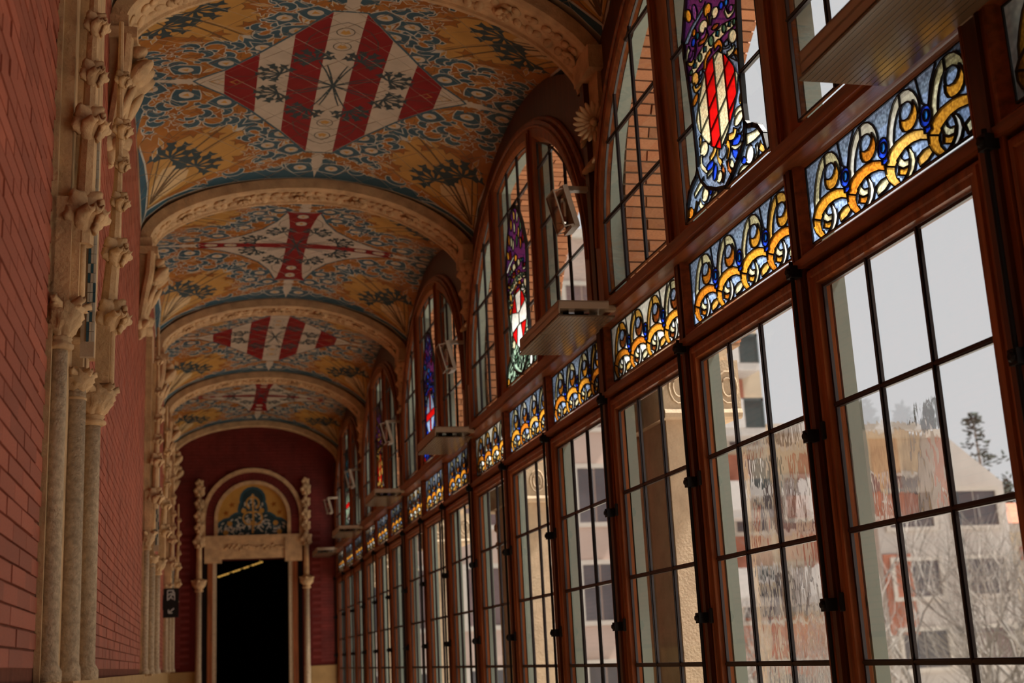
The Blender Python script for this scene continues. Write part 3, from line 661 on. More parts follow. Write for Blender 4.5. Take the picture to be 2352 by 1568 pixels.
for hw0, hw1, d in ((.80, .735, -.05), (.60, .545, -.04)):
    o = stilt(hw0, 3.58, 3.86); i = stilt(hw1, 3.58, 3.86)
    # ring strip
    n = len(o); k0 = 1
    ring = [(o[k], i[k]) for k in list(range(1, n)) + [0]]
    for (a0, b0), (a1, b1) in zip(ring[:-1], ring[1:]):
        f = [ex(*a0, d), ex(*a1, d), ex(*b1, d), ex(*b0, d), ex(*a0, .08), ex(*a1, .08), ex(*b1, .08), ex(*b0, .08)]
        mb.add(f, [(0, 1, 2, 3), (0, 4, 5, 1), (3, 2, 6, 7)])
mb.obj('archivolt', M['stone'], door)
mb = MB()
for k in range(40):
    t0, t1 = pi * k / 40 + .008, pi * (k + 1) / 40 - .008
    f = [(DX + r * cos(t), 3.86 + r * sin(t)) for r, t in ((.605, t0), (.73, t0), (.73, t1), (.605, t1))]
    mb.add([ex(*p, -.022) for p in f] + [ex(*p, .05) for p in f], [(0, 1, 2, 3), (0, 4, 5, 1), (1, 5, 6, 2), (2, 6, 7, 3), (3, 7, 4, 0)])
for s in (-1, 1):
    for k in range(5): mb.box((DX + s * .605 if s > 0 else DX - .73, YE - .022, 3.585 + k * .055), (DX + .73 if s > 0 else DX - .605, YE + .05, 3.585 + k * .055 + .05))
tag(mb.obj('arch_brick', M['brick_dark'], door), kind='stuff')
# tympanum mosaic
tb = [('gold', stilt(.55, 3.585, 3.86, 16))]
for (x, z, r) in ((-.37, 3.66, .2), (.37, 3.66, .2), (-.2, 3.75, .2), (.2, 3.75, .2), (0, 3.72, .25), (0, 4.0, .22), (0, 4.16, .19)): tb.append(('blue', circ(DX + x, z, r + .02, r + .02, 16)))
for (x, z, r) in ((-.37, 3.66, .19), (.37, 3.66, .19), (-.2, 3.75, .19), (.2, 3.75, .19), (0, 3.72, .24), (0, 4.0, .2), (0, 4.16, .17)): tb.append(('teal', circ(DX + x, z, r, r, 16)))
rt = random.Random(9)
for k in range(190):
    a = rt.uniform(0, 2 * pi); r = rt.uniform(.02, .19); c = rt.choice(((-.36, 3.7), (.36, 3.7), (-.18, 3.74), (.18, 3.74), (0, 4.08), (0, 3.8)))
    tb.append((rt.choice(('blue', 'line', 'line', 'white')), circ(DX + c[0] + r * cos(a), c[1] + r * sin(a) * .85, .012, .032, 6, a + rt.uniform(-.5, .5))))
for (x, z) in ((-.36, 3.78), (.36, 3.78), (-.42, 3.64), (.42, 3.64), (-.14, 3.98), (.14, 3.98)): tb.append(('gold', circ(DX + x, z, .042, .042, 10)))
for x, z in ((-.42, 3.95), (.42, 3.95), (-.33, 4.08), (.33, 4.08)): tb.append(('leaf', spiky(DX + x, z, .05, .5, 5)))
# interlaced golden monogram shapes
tb += [('gold', stroke(arc(DX, 4.10, .10, -60, 240, 12), .03)), ('gold', stroke(arc(DX - .05, 3.86, .10, 60, 330, 12), .028)), ('gold', stroke(arc(DX + .05, 3.86, .10, -150, 120, 12), .028)), ('gold', stroke([(DX, 3.62), (DX + .01, 3.9), (DX, 4.25)], .03))]
vs, ts, ids = arrange([p for c, p in tb]); mb = MB()
mb.v = [ex(x, z, .03) for x, z in vs]
for t, i in zip(ts, ids):
    if i and 0 in i: mb.f.append(t); mb.m.append(TN.index(tb[max(i)][0]))
tag(mb.obj('tympanum_mosaic', TM, door), label='blue and gold mosaic in the round arch')
mb = MB(); mb.box((.08, YE - .05, 3.22), (1.60, YE + .1, 3.58)); mb.box((.02, YE - .08, 3.53), (1.66, YE + .05, 3.585))
for s in (0, 1):
    x = .08 if s == 0 else 1.33
    mb.box((x, YE - .075, 3.16), (x + .27, YE + .02, 3.53))
mb.obj('lintel', M['stone'], door)
mb = MB(); r = random.Random(5)
for k in range(24): mb.blob((.38 + k * .039, YE - .055, 3.38 + .03 * (k % 2)), (1, 0, r.uniform(-1, 1)), (0, -1, 0), .06, .045, .03, .1, 6, 4)
tag(mb.obj('carved_foliage', M['stone'], door, True), kind='stuff')
for x in (.0, 1.665):
    mb = MB(); mb.lathe((x, YE - .09, 0), [(.05, 0), (.05, 1.5), (.045, 1.55), (.042, 2.75)], 14); mb.obj('colonnette', M['stone2'], door, True)
    mb = MB(); capital(mb, x, YE - .09, 2.72, .05, .2); mb.obj('capital', M['stone'], door, True)
    mb = MB(); mb.tube([(x, YE - .07, 2.9), (x, YE - .07, 3.5), (x, YE - .06, 4.3)], [.045, .04, .025], 8); mb.obj('pinnacle_shaft', M['stone'], door)
    for z, s in ((3.5, .09), (3.72, .07), (3.9, .075), (4.1, .07), (4.3, .08), (4.42, .06)):
        mb = MB(); mb.rosette((x, YE - .1, z), (.2, -1, -.1), s, 5); mb.rosette((x + s * .5, YE - .08, z - .03), (1, -.5, 0), s * .7, 5); mb.rosette((x - s * .5, YE - .08, z - .03), (-1, -.5, 0), s * .7, 5); mb.obj('crocket', M['stone'], door, True)
for x, m_ in ((.25, 'stone2'), (.33, 'woodd')):
    pass
for a_, b_ in ((.21, .27), (1.39, 1.45)): MB().box((a_, YE - .02, 0), (b_, YE + .12, 3.22)).obj('stone_jamb', M['stone2'], door)
for a_, b_ in ((.055, .13), (1.53, 1.605)): MB().box((a_, YE - .012, 0), (b_, YE + .1, 3.22)).obj('gap_shade_strip', M['dark'], door)  # dark strips painted for the shaded gap between colonnette and frame
for a_, b_ in ((.13, .21), (1.45, 1.53)): MB().box((a_, YE - .035, 0), (b_, YE + .16, 3.2)).obj('door_frame', M['wood'], door)
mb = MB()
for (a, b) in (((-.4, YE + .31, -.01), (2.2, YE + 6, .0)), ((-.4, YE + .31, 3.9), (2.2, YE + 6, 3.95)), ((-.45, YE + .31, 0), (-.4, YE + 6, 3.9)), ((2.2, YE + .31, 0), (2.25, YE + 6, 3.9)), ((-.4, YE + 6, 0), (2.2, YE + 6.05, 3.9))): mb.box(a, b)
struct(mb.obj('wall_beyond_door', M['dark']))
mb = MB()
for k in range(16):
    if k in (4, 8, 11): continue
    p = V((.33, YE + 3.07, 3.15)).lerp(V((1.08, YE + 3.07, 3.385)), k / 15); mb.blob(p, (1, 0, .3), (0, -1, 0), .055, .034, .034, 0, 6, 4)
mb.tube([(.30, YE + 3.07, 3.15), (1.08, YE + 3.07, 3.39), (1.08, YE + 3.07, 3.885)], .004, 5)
tag(mb.obj('reflection_dashes', M['gold']), 'glowing golden dashes imitating a reflection, slanting across the dark doorway', 'imitated reflection')  # glowing dashes stand in for a reflection in the doorway
# exit sign
t = thing('exit_sign', 'small black emergency exit sign with a white running figure and an arrow', 'sign', (-.46, 18.0, 2.24))
mb = MB(); mb.box((0, -.012, 0), (.2, .012, .385)); mb.obj('sign_board', M['black'], t)
mb = MB(); mb.box((-.02, -.01, .1), (.004, .01, .3)); mb.obj('wall_bracket', M['iron'], t)
mb = MB()
def sbox(x0, z0, x1, z1): mb.box((x0, -.0145, z0), (x1, -.012, z1))
for p, q in (((.055, .225), (.055, .355)), ((.055, .355), (.135, .355)), ((.145, .225), (.145, .33))): mb.bar((p[0], -.0135, p[1]), (q[0], -.0135, q[1]), .012, .003, (0, -1, 0))
for p, q in (((.12, .31), (.09, .265)), ((.09, .265), (.065, .235)), ((.095, .27), (.125, .24)), ((.12, .31), (.085, .315)), ((.085, .315), (.07, .29)), ((.12, .31), (.14, .285))): mb.bar((p[0], -.0135, p[1]), (q[0], -.0135, q[1]), .014, .003, (0, -1, 0))
mb.lathe((.128, -.0135, .332), [(.014, -.0015), (.014, .0015)], 10, axis='y')
mb.obj('running_figure', M['white'], t); mb = MB()
for p, q in (((.14, .12), (.07, .06)), ((.07, .06), (.07, .105)), ((.07, .06), (.12, .06))): mb.bar((p[0], -.0135, p[1]), (q[0], -.0135, q[1]), .014, .003, (0, -1, 0))
mb.obj('arrow', M['white'], t)

# ------------------------------------------------------------------ stained glass builder
def stained(parent, items, X, name, label, split=True, lead=.0055, outline=None):
    vs, ts, ids = arrange([p for c, p in items])
    keep = [(t, max(i)) for t, i in zip(ts, ids) if 0 in i]
    ed = {}
    for n, (t, k) in enumerate(keep):
        for a, b in ((0, 1), (1, 2), (2, 0)): ed.setdefault(tuple(sorted((t[a], t[b]))), []).append(n)
    par = list(range(len(keep)))
    def find(a):
        while par[a] != a: par[a] = par[par[a]]; a = par[a]
        return a
    came = MB()
    for (a, b), ns in ed.items():
        if len(ns) == 2 and keep[ns[0]][1] == keep[ns[1]][1]: par[find(ns[0])] = find(ns[1])
        else:
            p, q = V((X, *vs[a])), V((X, *vs[b])); d = (q - p)
            if d.length < 1e-6: continue
            d.normalize(); came.bar(p - d * lead * .3, q + d * lead * .3, lead, .010, (1, 0, 0))
    if outline:
        for loop, wd in outline:
            for i in range(len(loop) - 1):
                p, q = V((X, *loop[i])), V((X, *loop[i + 1])); d = (q - p).normalized(); came.bar(p - d * wd * .3, q + d * wd * .3, wd, .02, (1, 0, 0))
    root = came.obj(name, M['lead'], parent)
    if label: root['label'] = label
    comp = {}
    for n in range(len(keep)): comp.setdefault(find(n), []).append(n)
    rest = MB(); keys = list(S); big = sorted(comp.values(), key=lambda l: -sum(shape_area([vs[k] for k in keep[n][0]]) for n in l))
    for k, l in enumerate(big):
        ar = sum(shape_area([vs[q] for q in keep[n][0]]) for n in l)
        col = items[keep[l[0]][1]][0]; mb = MB(); key = {}
        for n in l:
            f = []
            for q in keep[n][0]:
                if q not in key: key[q] = len(mb.v); mb.v.append((X + .001, *vs[q]))
                f.append(key[q])
            mb.f.append(tuple(f)); mb.m.append(0)
        if split and ar > 6e-5 and k < 300: mb.obj('glass_piece', S[col], root)
        else: b0 = len(rest.v); rest.v += mb.v; rest.f += [tuple(i + b0 for i in f) for f in mb.f]; rest.m += [keys.index(col)] * len(mb.f)
    if rest.f: tag(rest.obj('glass_pieces', [S[k] for k in keys], root), kind='stuff')
    return root

PW, PH = 1.026, .29
def transom_items(variant, seed):
    r = random.Random(seed); it = [('sky' if variant != 2 else 'pale', [(-PW / 2, 0), (PW / 2, 0), (PW / 2, PH), (-PW / 2, PH)])]
    U = PW / 4
    def put(c, p): it.append((c, p))
    for k in range(4):
        o = -PW / 2 + k * U
        if variant == 0: ring = ('amber', 'orange', 'gold', 'amber')[k]; hook = ('cream', 'white', 'white', 'cream')[k]; com = ('amber', 'orange', 'amber', 'amber')[k]
        elif variant == 1: ring = ('orange', 'amber', 'amber', 'orange')[k]; hook = ('cream', 'cream', 'cream', 'gold')[k]; com = ('orange', 'orange', 'amber', 'amber')[k]
        else: ring = ('orange', 'orange', 'amber', 'amber')[k]; hook = ('amber', 'gold', 'gold', 'cream')[k]; com = 'brown'
        o += .018 + k * .0035
        P = lambda pts: [(o + x, max(-.02, y)) for x, y in pts]
        if k % 2: put('white' if variant == 2 else 'sky', P([(-.03, .30), (.10, .30), (.05, .24), (.02, .17), (-.012, .20)]))
        put('cream' if k % 2 else 'gold', P([(.188, .042), (.225, .052), (.262, .050), (.285, .028), (.245, .012), (.20, .008)]))
        put(hook, P([(.020, .112), (.024, .15), (.044, .20), (.064, .235), (.09, .264), (.118, .279), (.13, .2805), (.128, .239), (.112, .228), (.094, .207), (.078, .18), (.068, .146), (.070, .125), (.04, .118)]))
        put(hook if k % 2 else hook, P([(.1305, .2805), (.165, .281), (.192, .272), (.215, .252), (.231, .226), (.236, .20), (.233, .177), (.214, .165), (.21, .195), (.195, .221), (.17, .235), (.145, .241), (.1285, .239)]))
        put('sky', P(circ(.160, .206, .039, .034, 16)))
        put(com, P([(.117, .198), (.117, .175), (.128, .156), (.15, .145), (.175, .142), (.197, .147), (.216, .162), (.223, .184), (.217, .208), (.203, .230), (.199, .212), (.186, .194), (.166, .184), (.144, .186)]))
        put(ring, P([(.0, .088), (.016, .108), (.045, .128), (.085, .139), (.14, .141), (.19, .134), (.235, .118), (.272, .095), (.266, .070), (.22, .090), (.174, .098), (.13, .097), (.094, .086), (.062, .062)]))
        put(ring, P([(.045, 0), (.015, .028), (0, .056), (-.001, .087), (.061, .0615), (.057, .048), (.062, .026), (.083, 0)]))
        put('cream', P([(.074, .078), (.082, .056), (.105, .040), (.138, .036), (.146, .056), (.12, .060), (.106, .072), (.100, .088)]))
        put(com, P([(.072, .030), (.115, .012), (.135, .020), (.136, .034), (.10, .040), (.080, .054)]))
        put('white' if k % 3 != 2 else 'cream', P([(.136, .097), (.160, .087), (.176, .064), (.181, .036), (.167, .014), (.147, 0), (.09, 0), (.12, .012), (.141, .032), (.149, .054), (.146, .077)]))
    for k in range(4):
        o = -PW / 2 + k * U + .018 + k * .0035; P = lambda pts: [(o + x, y) for x, y in pts]
        put('blue', P(circ(.262, .150, .033, .035, 18))); put('blue2', P(circ(.263, .152, .016, .018, 12)))
        put('blue', P([(.245, .118), (.262, .113), (.282, .118), (.284, .098), (.262, .092), (.244, .100)]))
    return it

SHO = [(0, 4.62), (.07, 4.605), (.14, 4.55), (.21, 4.45), (.265, 4.34), (.305, 4.245), (.30, 4.16), (.285, 4.05), (.27, 3.92), (.262, 3.80), (.258, 3.68), (.262, 3.60), (.285, 3.575), (.33, 3.56), (.375, 3.535), (.41, 3.49), (.43, 3.415)]
SHOUT = [(-x, z) for x, z in SHO[::-1]] + SHO[1:]              # from one lower corner over the top to the other
SHAPES = [('p','cream',[(0.275,4.061),(0.155,4.102),(0.022,4.122),(-0.132,4.105),(-0.257,4.069),(-0.27,4.036),(-0.162,4.053),(-0.035,4.06),(0.093,4.049),(0.227,4.038)]),('p','sky',[(0.301,4.229),(0.195,4.264),(0.039,4.284),(0.023,4.295),(0.059,4.261),(0.171,4.24),(0.256,4.206)]),('o','amber',[(0.007,4.246),(-0.012,4.27),(-0.029,4.229)]),('s','amber',[(0.016,4.227),(0.006,4.173)],0.011),('o','cream',[(-0.066,4.194),(-0.084,4.214),(-0.101,4.176)]),('s','cream',[(-0.027,4.2),(-0.01,4.165)],0.012),('o','cream',[(0.068,4.198),(0.049,4.22),(0.023,4.178)]),('s','purple2',[(0.039,4.168),(0.069,4.153),(0.113,4.164)],0.018),('s','brown',[(0.03,4.148),(0.065,4.132),(0.136,4.147)],0.015),('o','orange',[(0.173,4.222),(0.162,4.237),(0.154,4.212)]),('o','teal',[(0.138,4.188),(0.128,4.202),(0.119,4.177)]),('o','blue',[(0.189,4.182),(0.176,4.197),(0.168,4.17)]),('s','gold',[(0.293,4.219),(0.296,4.195),(0.293,4.155)],0.012),('s','cream',[(0.241,4.179),(0.266,4.165),(0.283,4.134)],0.017),('s','brown',[(0.168,4.162),(0.176,4.135),(0.195,4.114)],0.009),('s','gold',[(0.202,4.106),(0.228,4.094),(0.271,4.119)],0.013),('s','purple2',[(0.194,4.141),(0.218,4.118),(0.251,4.123)],0.014),('o','green',[(0.136,4.082),(0.128,4.098),(0.116,4.072)]),('o','green',[(0.001,4.095),(-0.008,4.116),(-0.026,4.079)]),('o','green',[(-0.142,4.08),(-0.149,4.097),(-0.162,4.069)]),('o','green',[(0.247,4.062),(0.241,4.072),(0.233,4.055)]),('o','green',[(-0.246,4.057),(-0.253,4.07),(-0.259,4.05)]),('p','teal',[(0.084,4.108),(0.055,4.097),(0.064,4.076),(0.094,4.085)]),('p','teal',[(-0.064,4.111),(-0.096,4.096),(-0.078,4.075),(-0.051,4.092)]),('p','teal',[(-0.195,4.086),(-0.221,4.072),(-0.201,4.058),(-0.179,4.071)]),('p','teal',[(0.206,4.089),(0.175,4.076),(0.189,4.058),(0.218,4.068)]),('s','orange',[(0.094,4.005),(0.067,4.044),(0.011,4.053)],0.018),('s','orange',[(-0.024,4.05),(-0.076,4.05),(-0.103,4.015),(-0.078,4.0)],0.016),('p','sky',[(-0.121,4.021),(-0.17,4.015),(-0.173,3.99),(-0.133,3.999)]),('s','sky',[(-0.097,3.99),(-0.16,3.968),(-0.198,3.972)],0.016),('s','cream',[(-0.149,3.956),(-0.201,3.948),(-0.228,3.959)],0.014),('o','cream',[(-0.218,4.006),(-0.229,4.033),(-0.258,3.986)]),('p','orange',[(-0.202,3.936),(-0.247,3.937),(-0.26,3.929),(-0.252,3.885),(-0.24,3.907)]),('p','sky',[(-0.172,3.932),(-0.216,3.923),(-0.239,3.883)]),('o','blue',[(-0.135,4.191),(-0.146,4.204),(-0.157,4.178)]),('o','blue2',[(-0.187,4.177),(-0.194,4.191),(-0.204,4.168)]),('o','brown',[(-0.056,4.133),(-0.094,4.125),(-0.058,4.121)]),('s','cream',[(-0.169,4.154),(-0.193,4.111),(-0.25,4.107),(-0.267,4.124)],0.012),('o','purple2',[(-0.226,4.129),(-0.237,4.141),(-0.248,4.117)]),('o','gold',[(0.204,4.012),(0.193,4.039),(0.164,3.994)]),('s','gold',[(0.232,3.995),(0.212,3.958),(0.147,3.954)],0.014),('s','sky',[(0.105,3.996),(0.137,3.977),(0.175,3.974)],0.012),('p','sky',[(0.154,4.026),(0.115,4.015),(0.123,4.0),(0.169,4.0)]),('o','orange',[(0.224,3.918),(0.191,3.935),(0.205,3.904)]),('o','gold',[(-0.244,3.714),(-0.253,3.737),(-0.262,3.706)]),('o','cream',[(-0.206,3.669),(-0.248,3.678),(-0.228,3.646)]),('s','gold',[(0.209,3.736),(0.206,3.715),(0.217,3.689)],0.016),('o','cream',[(0.176,3.664),(0.156,3.692),(0.135,3.645)]),('s','gold',[(0.054,3.623),(0.078,3.604),(0.125,3.594)],0.02),('s','cream',[(0.217,3.649),(0.218,3.602),(0.161,3.55)],0.016),('o','blue',[(0.127,3.566),(0.084,3.57),(0.143,3.583)]),('s','cream',[(0.075,3.559),(0.101,3.541),(0.175,3.532)],0.013),('o','blue',[(0.084,3.52),(0.067,3.553),(0.063,3.51)]),('s','gold',[(0.032,3.606),(0.029,3.569),(0.009,3.526)],0.02),('o','sky',[(-0.011,3.575),(-0.026,3.604),(-0.048,3.559)]),('s','amber',[(-0.062,3.608),(-0.083,3.566),(-0.056,3.524)],0.017),('s','brown',[(0.007,3.518),(-0.009,3.484),(0.018,3.45)],0.014),('o','cream',[(0.041,3.482),(0.027,3.505),(0.015,3.47)]),('s','brown',[(-0.058,3.517),(-0.059,3.485),(-0.084,3.451)],0.015),('o','cream',[(-0.095,3.488),(-0.096,3.508),(-0.117,3.476)]),('p','blue',[(-0.102,3.554),(-0.165,3.525),(-0.164,3.505),(-0.136,3.489),(-0.111,3.52)]),('s','cream',[(-0.102,3.572),(-0.144,3.539),(-0.207,3.534)],0.012),('s','blue',[(-0.193,3.579),(-0.173,3.56),(-0.115,3.575)],0.023),('s','gold',[(-0.158,3.619),(-0.136,3.596),(-0.078,3.612)],0.021),('o','cream',[(-0.2,3.644),(-0.238,3.662),(-0.232,3.627)]),('s','sky',[(-0.227,3.622),(-0.221,3.594),(-0.188,3.591)],0.018),('s','cream',[(-0.252,3.528),(-0.326,3.515),(-0.404,3.514)],0.025),('s','gold',[(-0.367,3.465),(-0.393,3.432),(-0.442,3.424),(-0.454,3.461)],0.017),('o','white',[(-0.271,3.457),(-0.287,3.492),(-0.307,3.442)]),('s','pale',[(-0.339,3.473),(-0.339,3.434),(-0.296,3.415)],0.012),('o','blue',[(-0.212,3.455),(-0.219,3.469),(-0.234,3.443)]),('s','cream',[(-0.147,3.413),(-0.187,3.43),(-0.253,3.412)],0.014),('s','cream',[(0.207,3.53),(0.269,3.519),(0.33,3.501)],0.019),('o','cream',[(0.208,3.464),(0.192,3.494),(0.173,3.451)]),('o','blue',[(0.147,3.458),(0.134,3.473),(0.129,3.448)]),('s','cream',[(0.075,3.425),(0.119,3.423),(0.166,3.414)],0.014),('s','cream',[(0.278,3.46),(0.251,3.418),(0.202,3.411)],0.016),('o','orange',[(0.387,3.441),(0.376,3.465),(0.356,3.43)]),('s','gold',[(0.307,3.467),(0.324,3.444),(0.348,3.421)],0.011)]
def smooth(p, n=4):
    if len(p) < 3: return p
    o = []
    for i in range(len(p) - 1):
        p0, p1, p2, p3 = V(p[max(0, i - 1)]), V(p[i]), V(p[i + 1]), V(p[min(len(p) - 1, i + 2)])
        for k in range(n):
            t = k / n; o.append(tuple(.5 * (2 * p1 + (p2 - p0) * t + (2 * p0 - 5 * p1 + 4 * p2 - p3) * t * t + (3 * p1 - p0 - 3 * p2 + p3) * t ** 3)))
    return o + [p[-1]]
def shield_items(kind):
    r = random.Random(kind * 13 + 2)
    it = [('purple' if kind != 4 else 'teal', SHOUT)]
    put = lambda c, p: it.append((c, p))
    low = {0: 'haze', 1: 'mint', 2: 'blue', 3: 'crimson', 4: 'mint', 5: 'sky'}[kind]
    put(low, [(-.46, 3.40), (.46, 3.40), (.46, 3.66), (.30, 3.8), (.30, 4.02), (-.30, 4.02), (-.30, 3.8), (-.46, 3.66)])
    crown = {0: ['gold', 'cream', 'amber', 'gold', 'orange', 'blue', 'purple', 'brown'], 1: ['cream', 'gold', 'orange', 'purple', 'crimson', 'brown', 'amber', 'blue'], 2: ['red', 'gold', 'teal', 'cream', 'blue', 'orange'], 3: ['white', 'pale', 'sky', 'mint'], 4: ['white', 'sky', 'mint', 'teal'], 5: ['gold', 'cream', 'purple', 'amber']}[kind]
    lowc = {0: ['cream', 'gold', 'blue', 'amber', 'cream', 'sky', 'brown', 'gold'], 1: ['mint', 'pale', 'green', 'mint', 'sky', 'amber', 'mint', 'cream'], 2: ['blue', 'blue2', 'sky', 'white', 'blue'], 3: ['gold', 'red', 'crimson', 'cream'], 4: ['mint', 'teal', 'green', 'sky'], 5: ['cream', 'gold', 'blue']}[kind]
    gems = ['green', 'teal', 'mint', 'green', 'cream', 'orange'] if kind != 1 else ['mint', 'green', 'pale', 'mint', 'green', 'amber']
    sw = {0: {}, 5: {}, 1: dict(purple2='crimson', sky='pale', blue='green' , teal='mint', cream='cream'), 2: dict(cream='blue', gold='sky', amber='blue2', orange='red', purple2='teal', brown='blue', green='blue2'), 3: dict(cream='gold', sky='crimson', blue='red', purple2='red', green='brown', teal='orange'),
          4: dict(cream='mint', gold='pale', amber='green', orange='teal', purple2='mint', brown='green', blue='teal', sky='white')}[kind]
    lowsw = dict(cream='mint', gold='mint', amber='amber', blue='green', sky='pale', brown='mint', white='pale', orange='amber') if kind == 1 else sw
    for i, q in enumerate(SHAPES):
        c = q[1]; c = (sw if i < 48 else lowsw).get(c, c); c = 'haze' if c == 'sky' else c
        if q[0] == 'p': put(c, q[2])
        elif q[0] == 's': put(c, stroke(smooth(q[2]), lambda t, w_=q[3]: w_ * 1.5 * (1.25 - .45 * t)))
        else:
            C, A_, B_ = [V(v) for v in q[2]]; put(c, [tuple(C + (A_ - C) * cos(2 * pi * j / 14) + (B_ - C) * sin(2 * pi * j / 14)) for j in range(14)])
    for i, (x, z) in enumerate(((0, 4.56), (-.09, 4.52), (.09, 4.52), (-.17, 4.43), (0, 4.47), (.17, 4.43), (-.22, 4.33), (-.11, 4.40), (.11, 4.40), (.22, 4.33), (-.05, 4.36), (.06, 4.36), (-.15, 4.31), (.15, 4.31))):
        c = ('gold', 'cream', 'amber', 'blue', 'cream', 'orange', 'purple2')[i % 7]; c = sw.get(c, c); put(c, circ(x, z, .026, .044, 12, -x * 2 + .3 * (i % 3 - 1)))
    sh = [(0, 4.022), (.06, 4.015), (.13, 3.965), (.19, 3.895), (.235, 3.825), (.215, 3.77), (.16, 3.70), (.09, 3.64), (0, 3.592)]
    shl = [(x, z) for x, z in sh] + [(-x, z) for x, z in sh[::-1][1:-1]]
    def inside(c, p): put(c, clip_convex(p, ccw(shl)))
    if kind in (0, 3, 5):
        put('cream' if kind != 3 else 'red', shl)
        for k, x0 in enumerate((-.205, -.105, -.005, .095)):
            if k in (0, 2): 
                for zz in range(5): inside('red' if kind != 3 else 'gold', [(x0, 3.55 + zz * .1 + .0004), (x0 + .1, 3.55 + zz * .1 - .04), (x0 + .1, 3.65 + zz * .1 - .04), (x0, 3.65 + zz * .1)])
            else:
                for zz in range(5): inside('cream' if kind != 3 else 'red', [(x0, 3.55 + zz * .12), (x0 + .1, 3.55 + zz * .12 - .04), (x0 + .1, 3.67 + zz * .12 - .04), (x0, 3.67 + zz * .12)])
    elif kind == 1:
        put('red', shl)
        for p in ([(-.04, 3.81), (.04, 3.81), (.085, 4.0), (-.085, 4.0)], [(-.04, 3.81), (.04, 3.81), (.09, 3.62), (0, 3.60), (-.09, 3.62)], [(0, 3.77), (0, 3.85), (-.22, 3.90), (-.22, 3.75)], [(0, 3.77), (0, 3.85), (.22, 3.90), (.22, 3.75)]): inside('pale', p)
    else:
        put('sky' if kind == 2 else 'mint', shl); inside('red', [(-.035, 3.5), (.035, 3.5), (.035, 4.1), (-.035, 4.1)]); inside('red', [(-.3, 3.78), (.3, 3.78), (.3, 3.85), (-.3, 3.85)])
    return it
def degrees_(a): return a * 180 / pi

# ------------------------------------------------------------------ window wall: one bay, then copies
wm = lambda a, b, d: (d, a, b)
AW, AH, AZ = 1.62, 1.25, 3.70
def ell(aw, ah, a): return AZ + ah * sqrt(max(0, 1 - (a / aw) ** 2))
def light_poly(a0, a1, aw=AW, ah=AH, zb=3.41, n=14):
    up = [(a1 + (a0 - a1) * i / n, ell(aw, ah, a1 + (a0 - a1) * i / n)) for i in range(n + 1)]
    return [(a0, zb), (a1, zb)] + [p for p in up if p[1] > zb + .01]
def dens(a0, a1, n): # points denser at the ends of the ellipse
    return [a0 + (a1 - a0) * (0.5 - 0.5 * cos(pi * i / n)) for i in range(n + 1)]
SIDE = []
for s in (1, -1):
    pts = [(s * .705, 3.41), (s * 1.612, 3.41)] + [(s * AW * sin(t), AZ + AH * cos(t)) for t in [pi / 2 - (pi / 2 - math.asin(.705 / AW)) * i / 14 for i in range(15)]]
    SIDE.append(ccw(pts))
MID = light_poly(-.458, .458)
HOLES = SIDE + [MID]
F1 = ccw([(-1.735, 3.30), (1.735, 3.30)] + [(1.735 * cos(pi * i / 36), AZ + 1.40 * sin(pi * i / 36)) for i in range(37)])
LUN = ccw([(-1.775, 3.25), (1.775, 3.25)] + [(a, vz(HW, a) + .04) for a in [1.775 - 3.55 * i / 40 for i in range(41)]])
CS = (-1.1843, 0, 1.1843)
ZT, ZTT, ZG, HP = 2.948, 3.238, 2.781, .4394
win = struct(thing('window_1', None, None, (0, by(0) + 1.8, 0)))
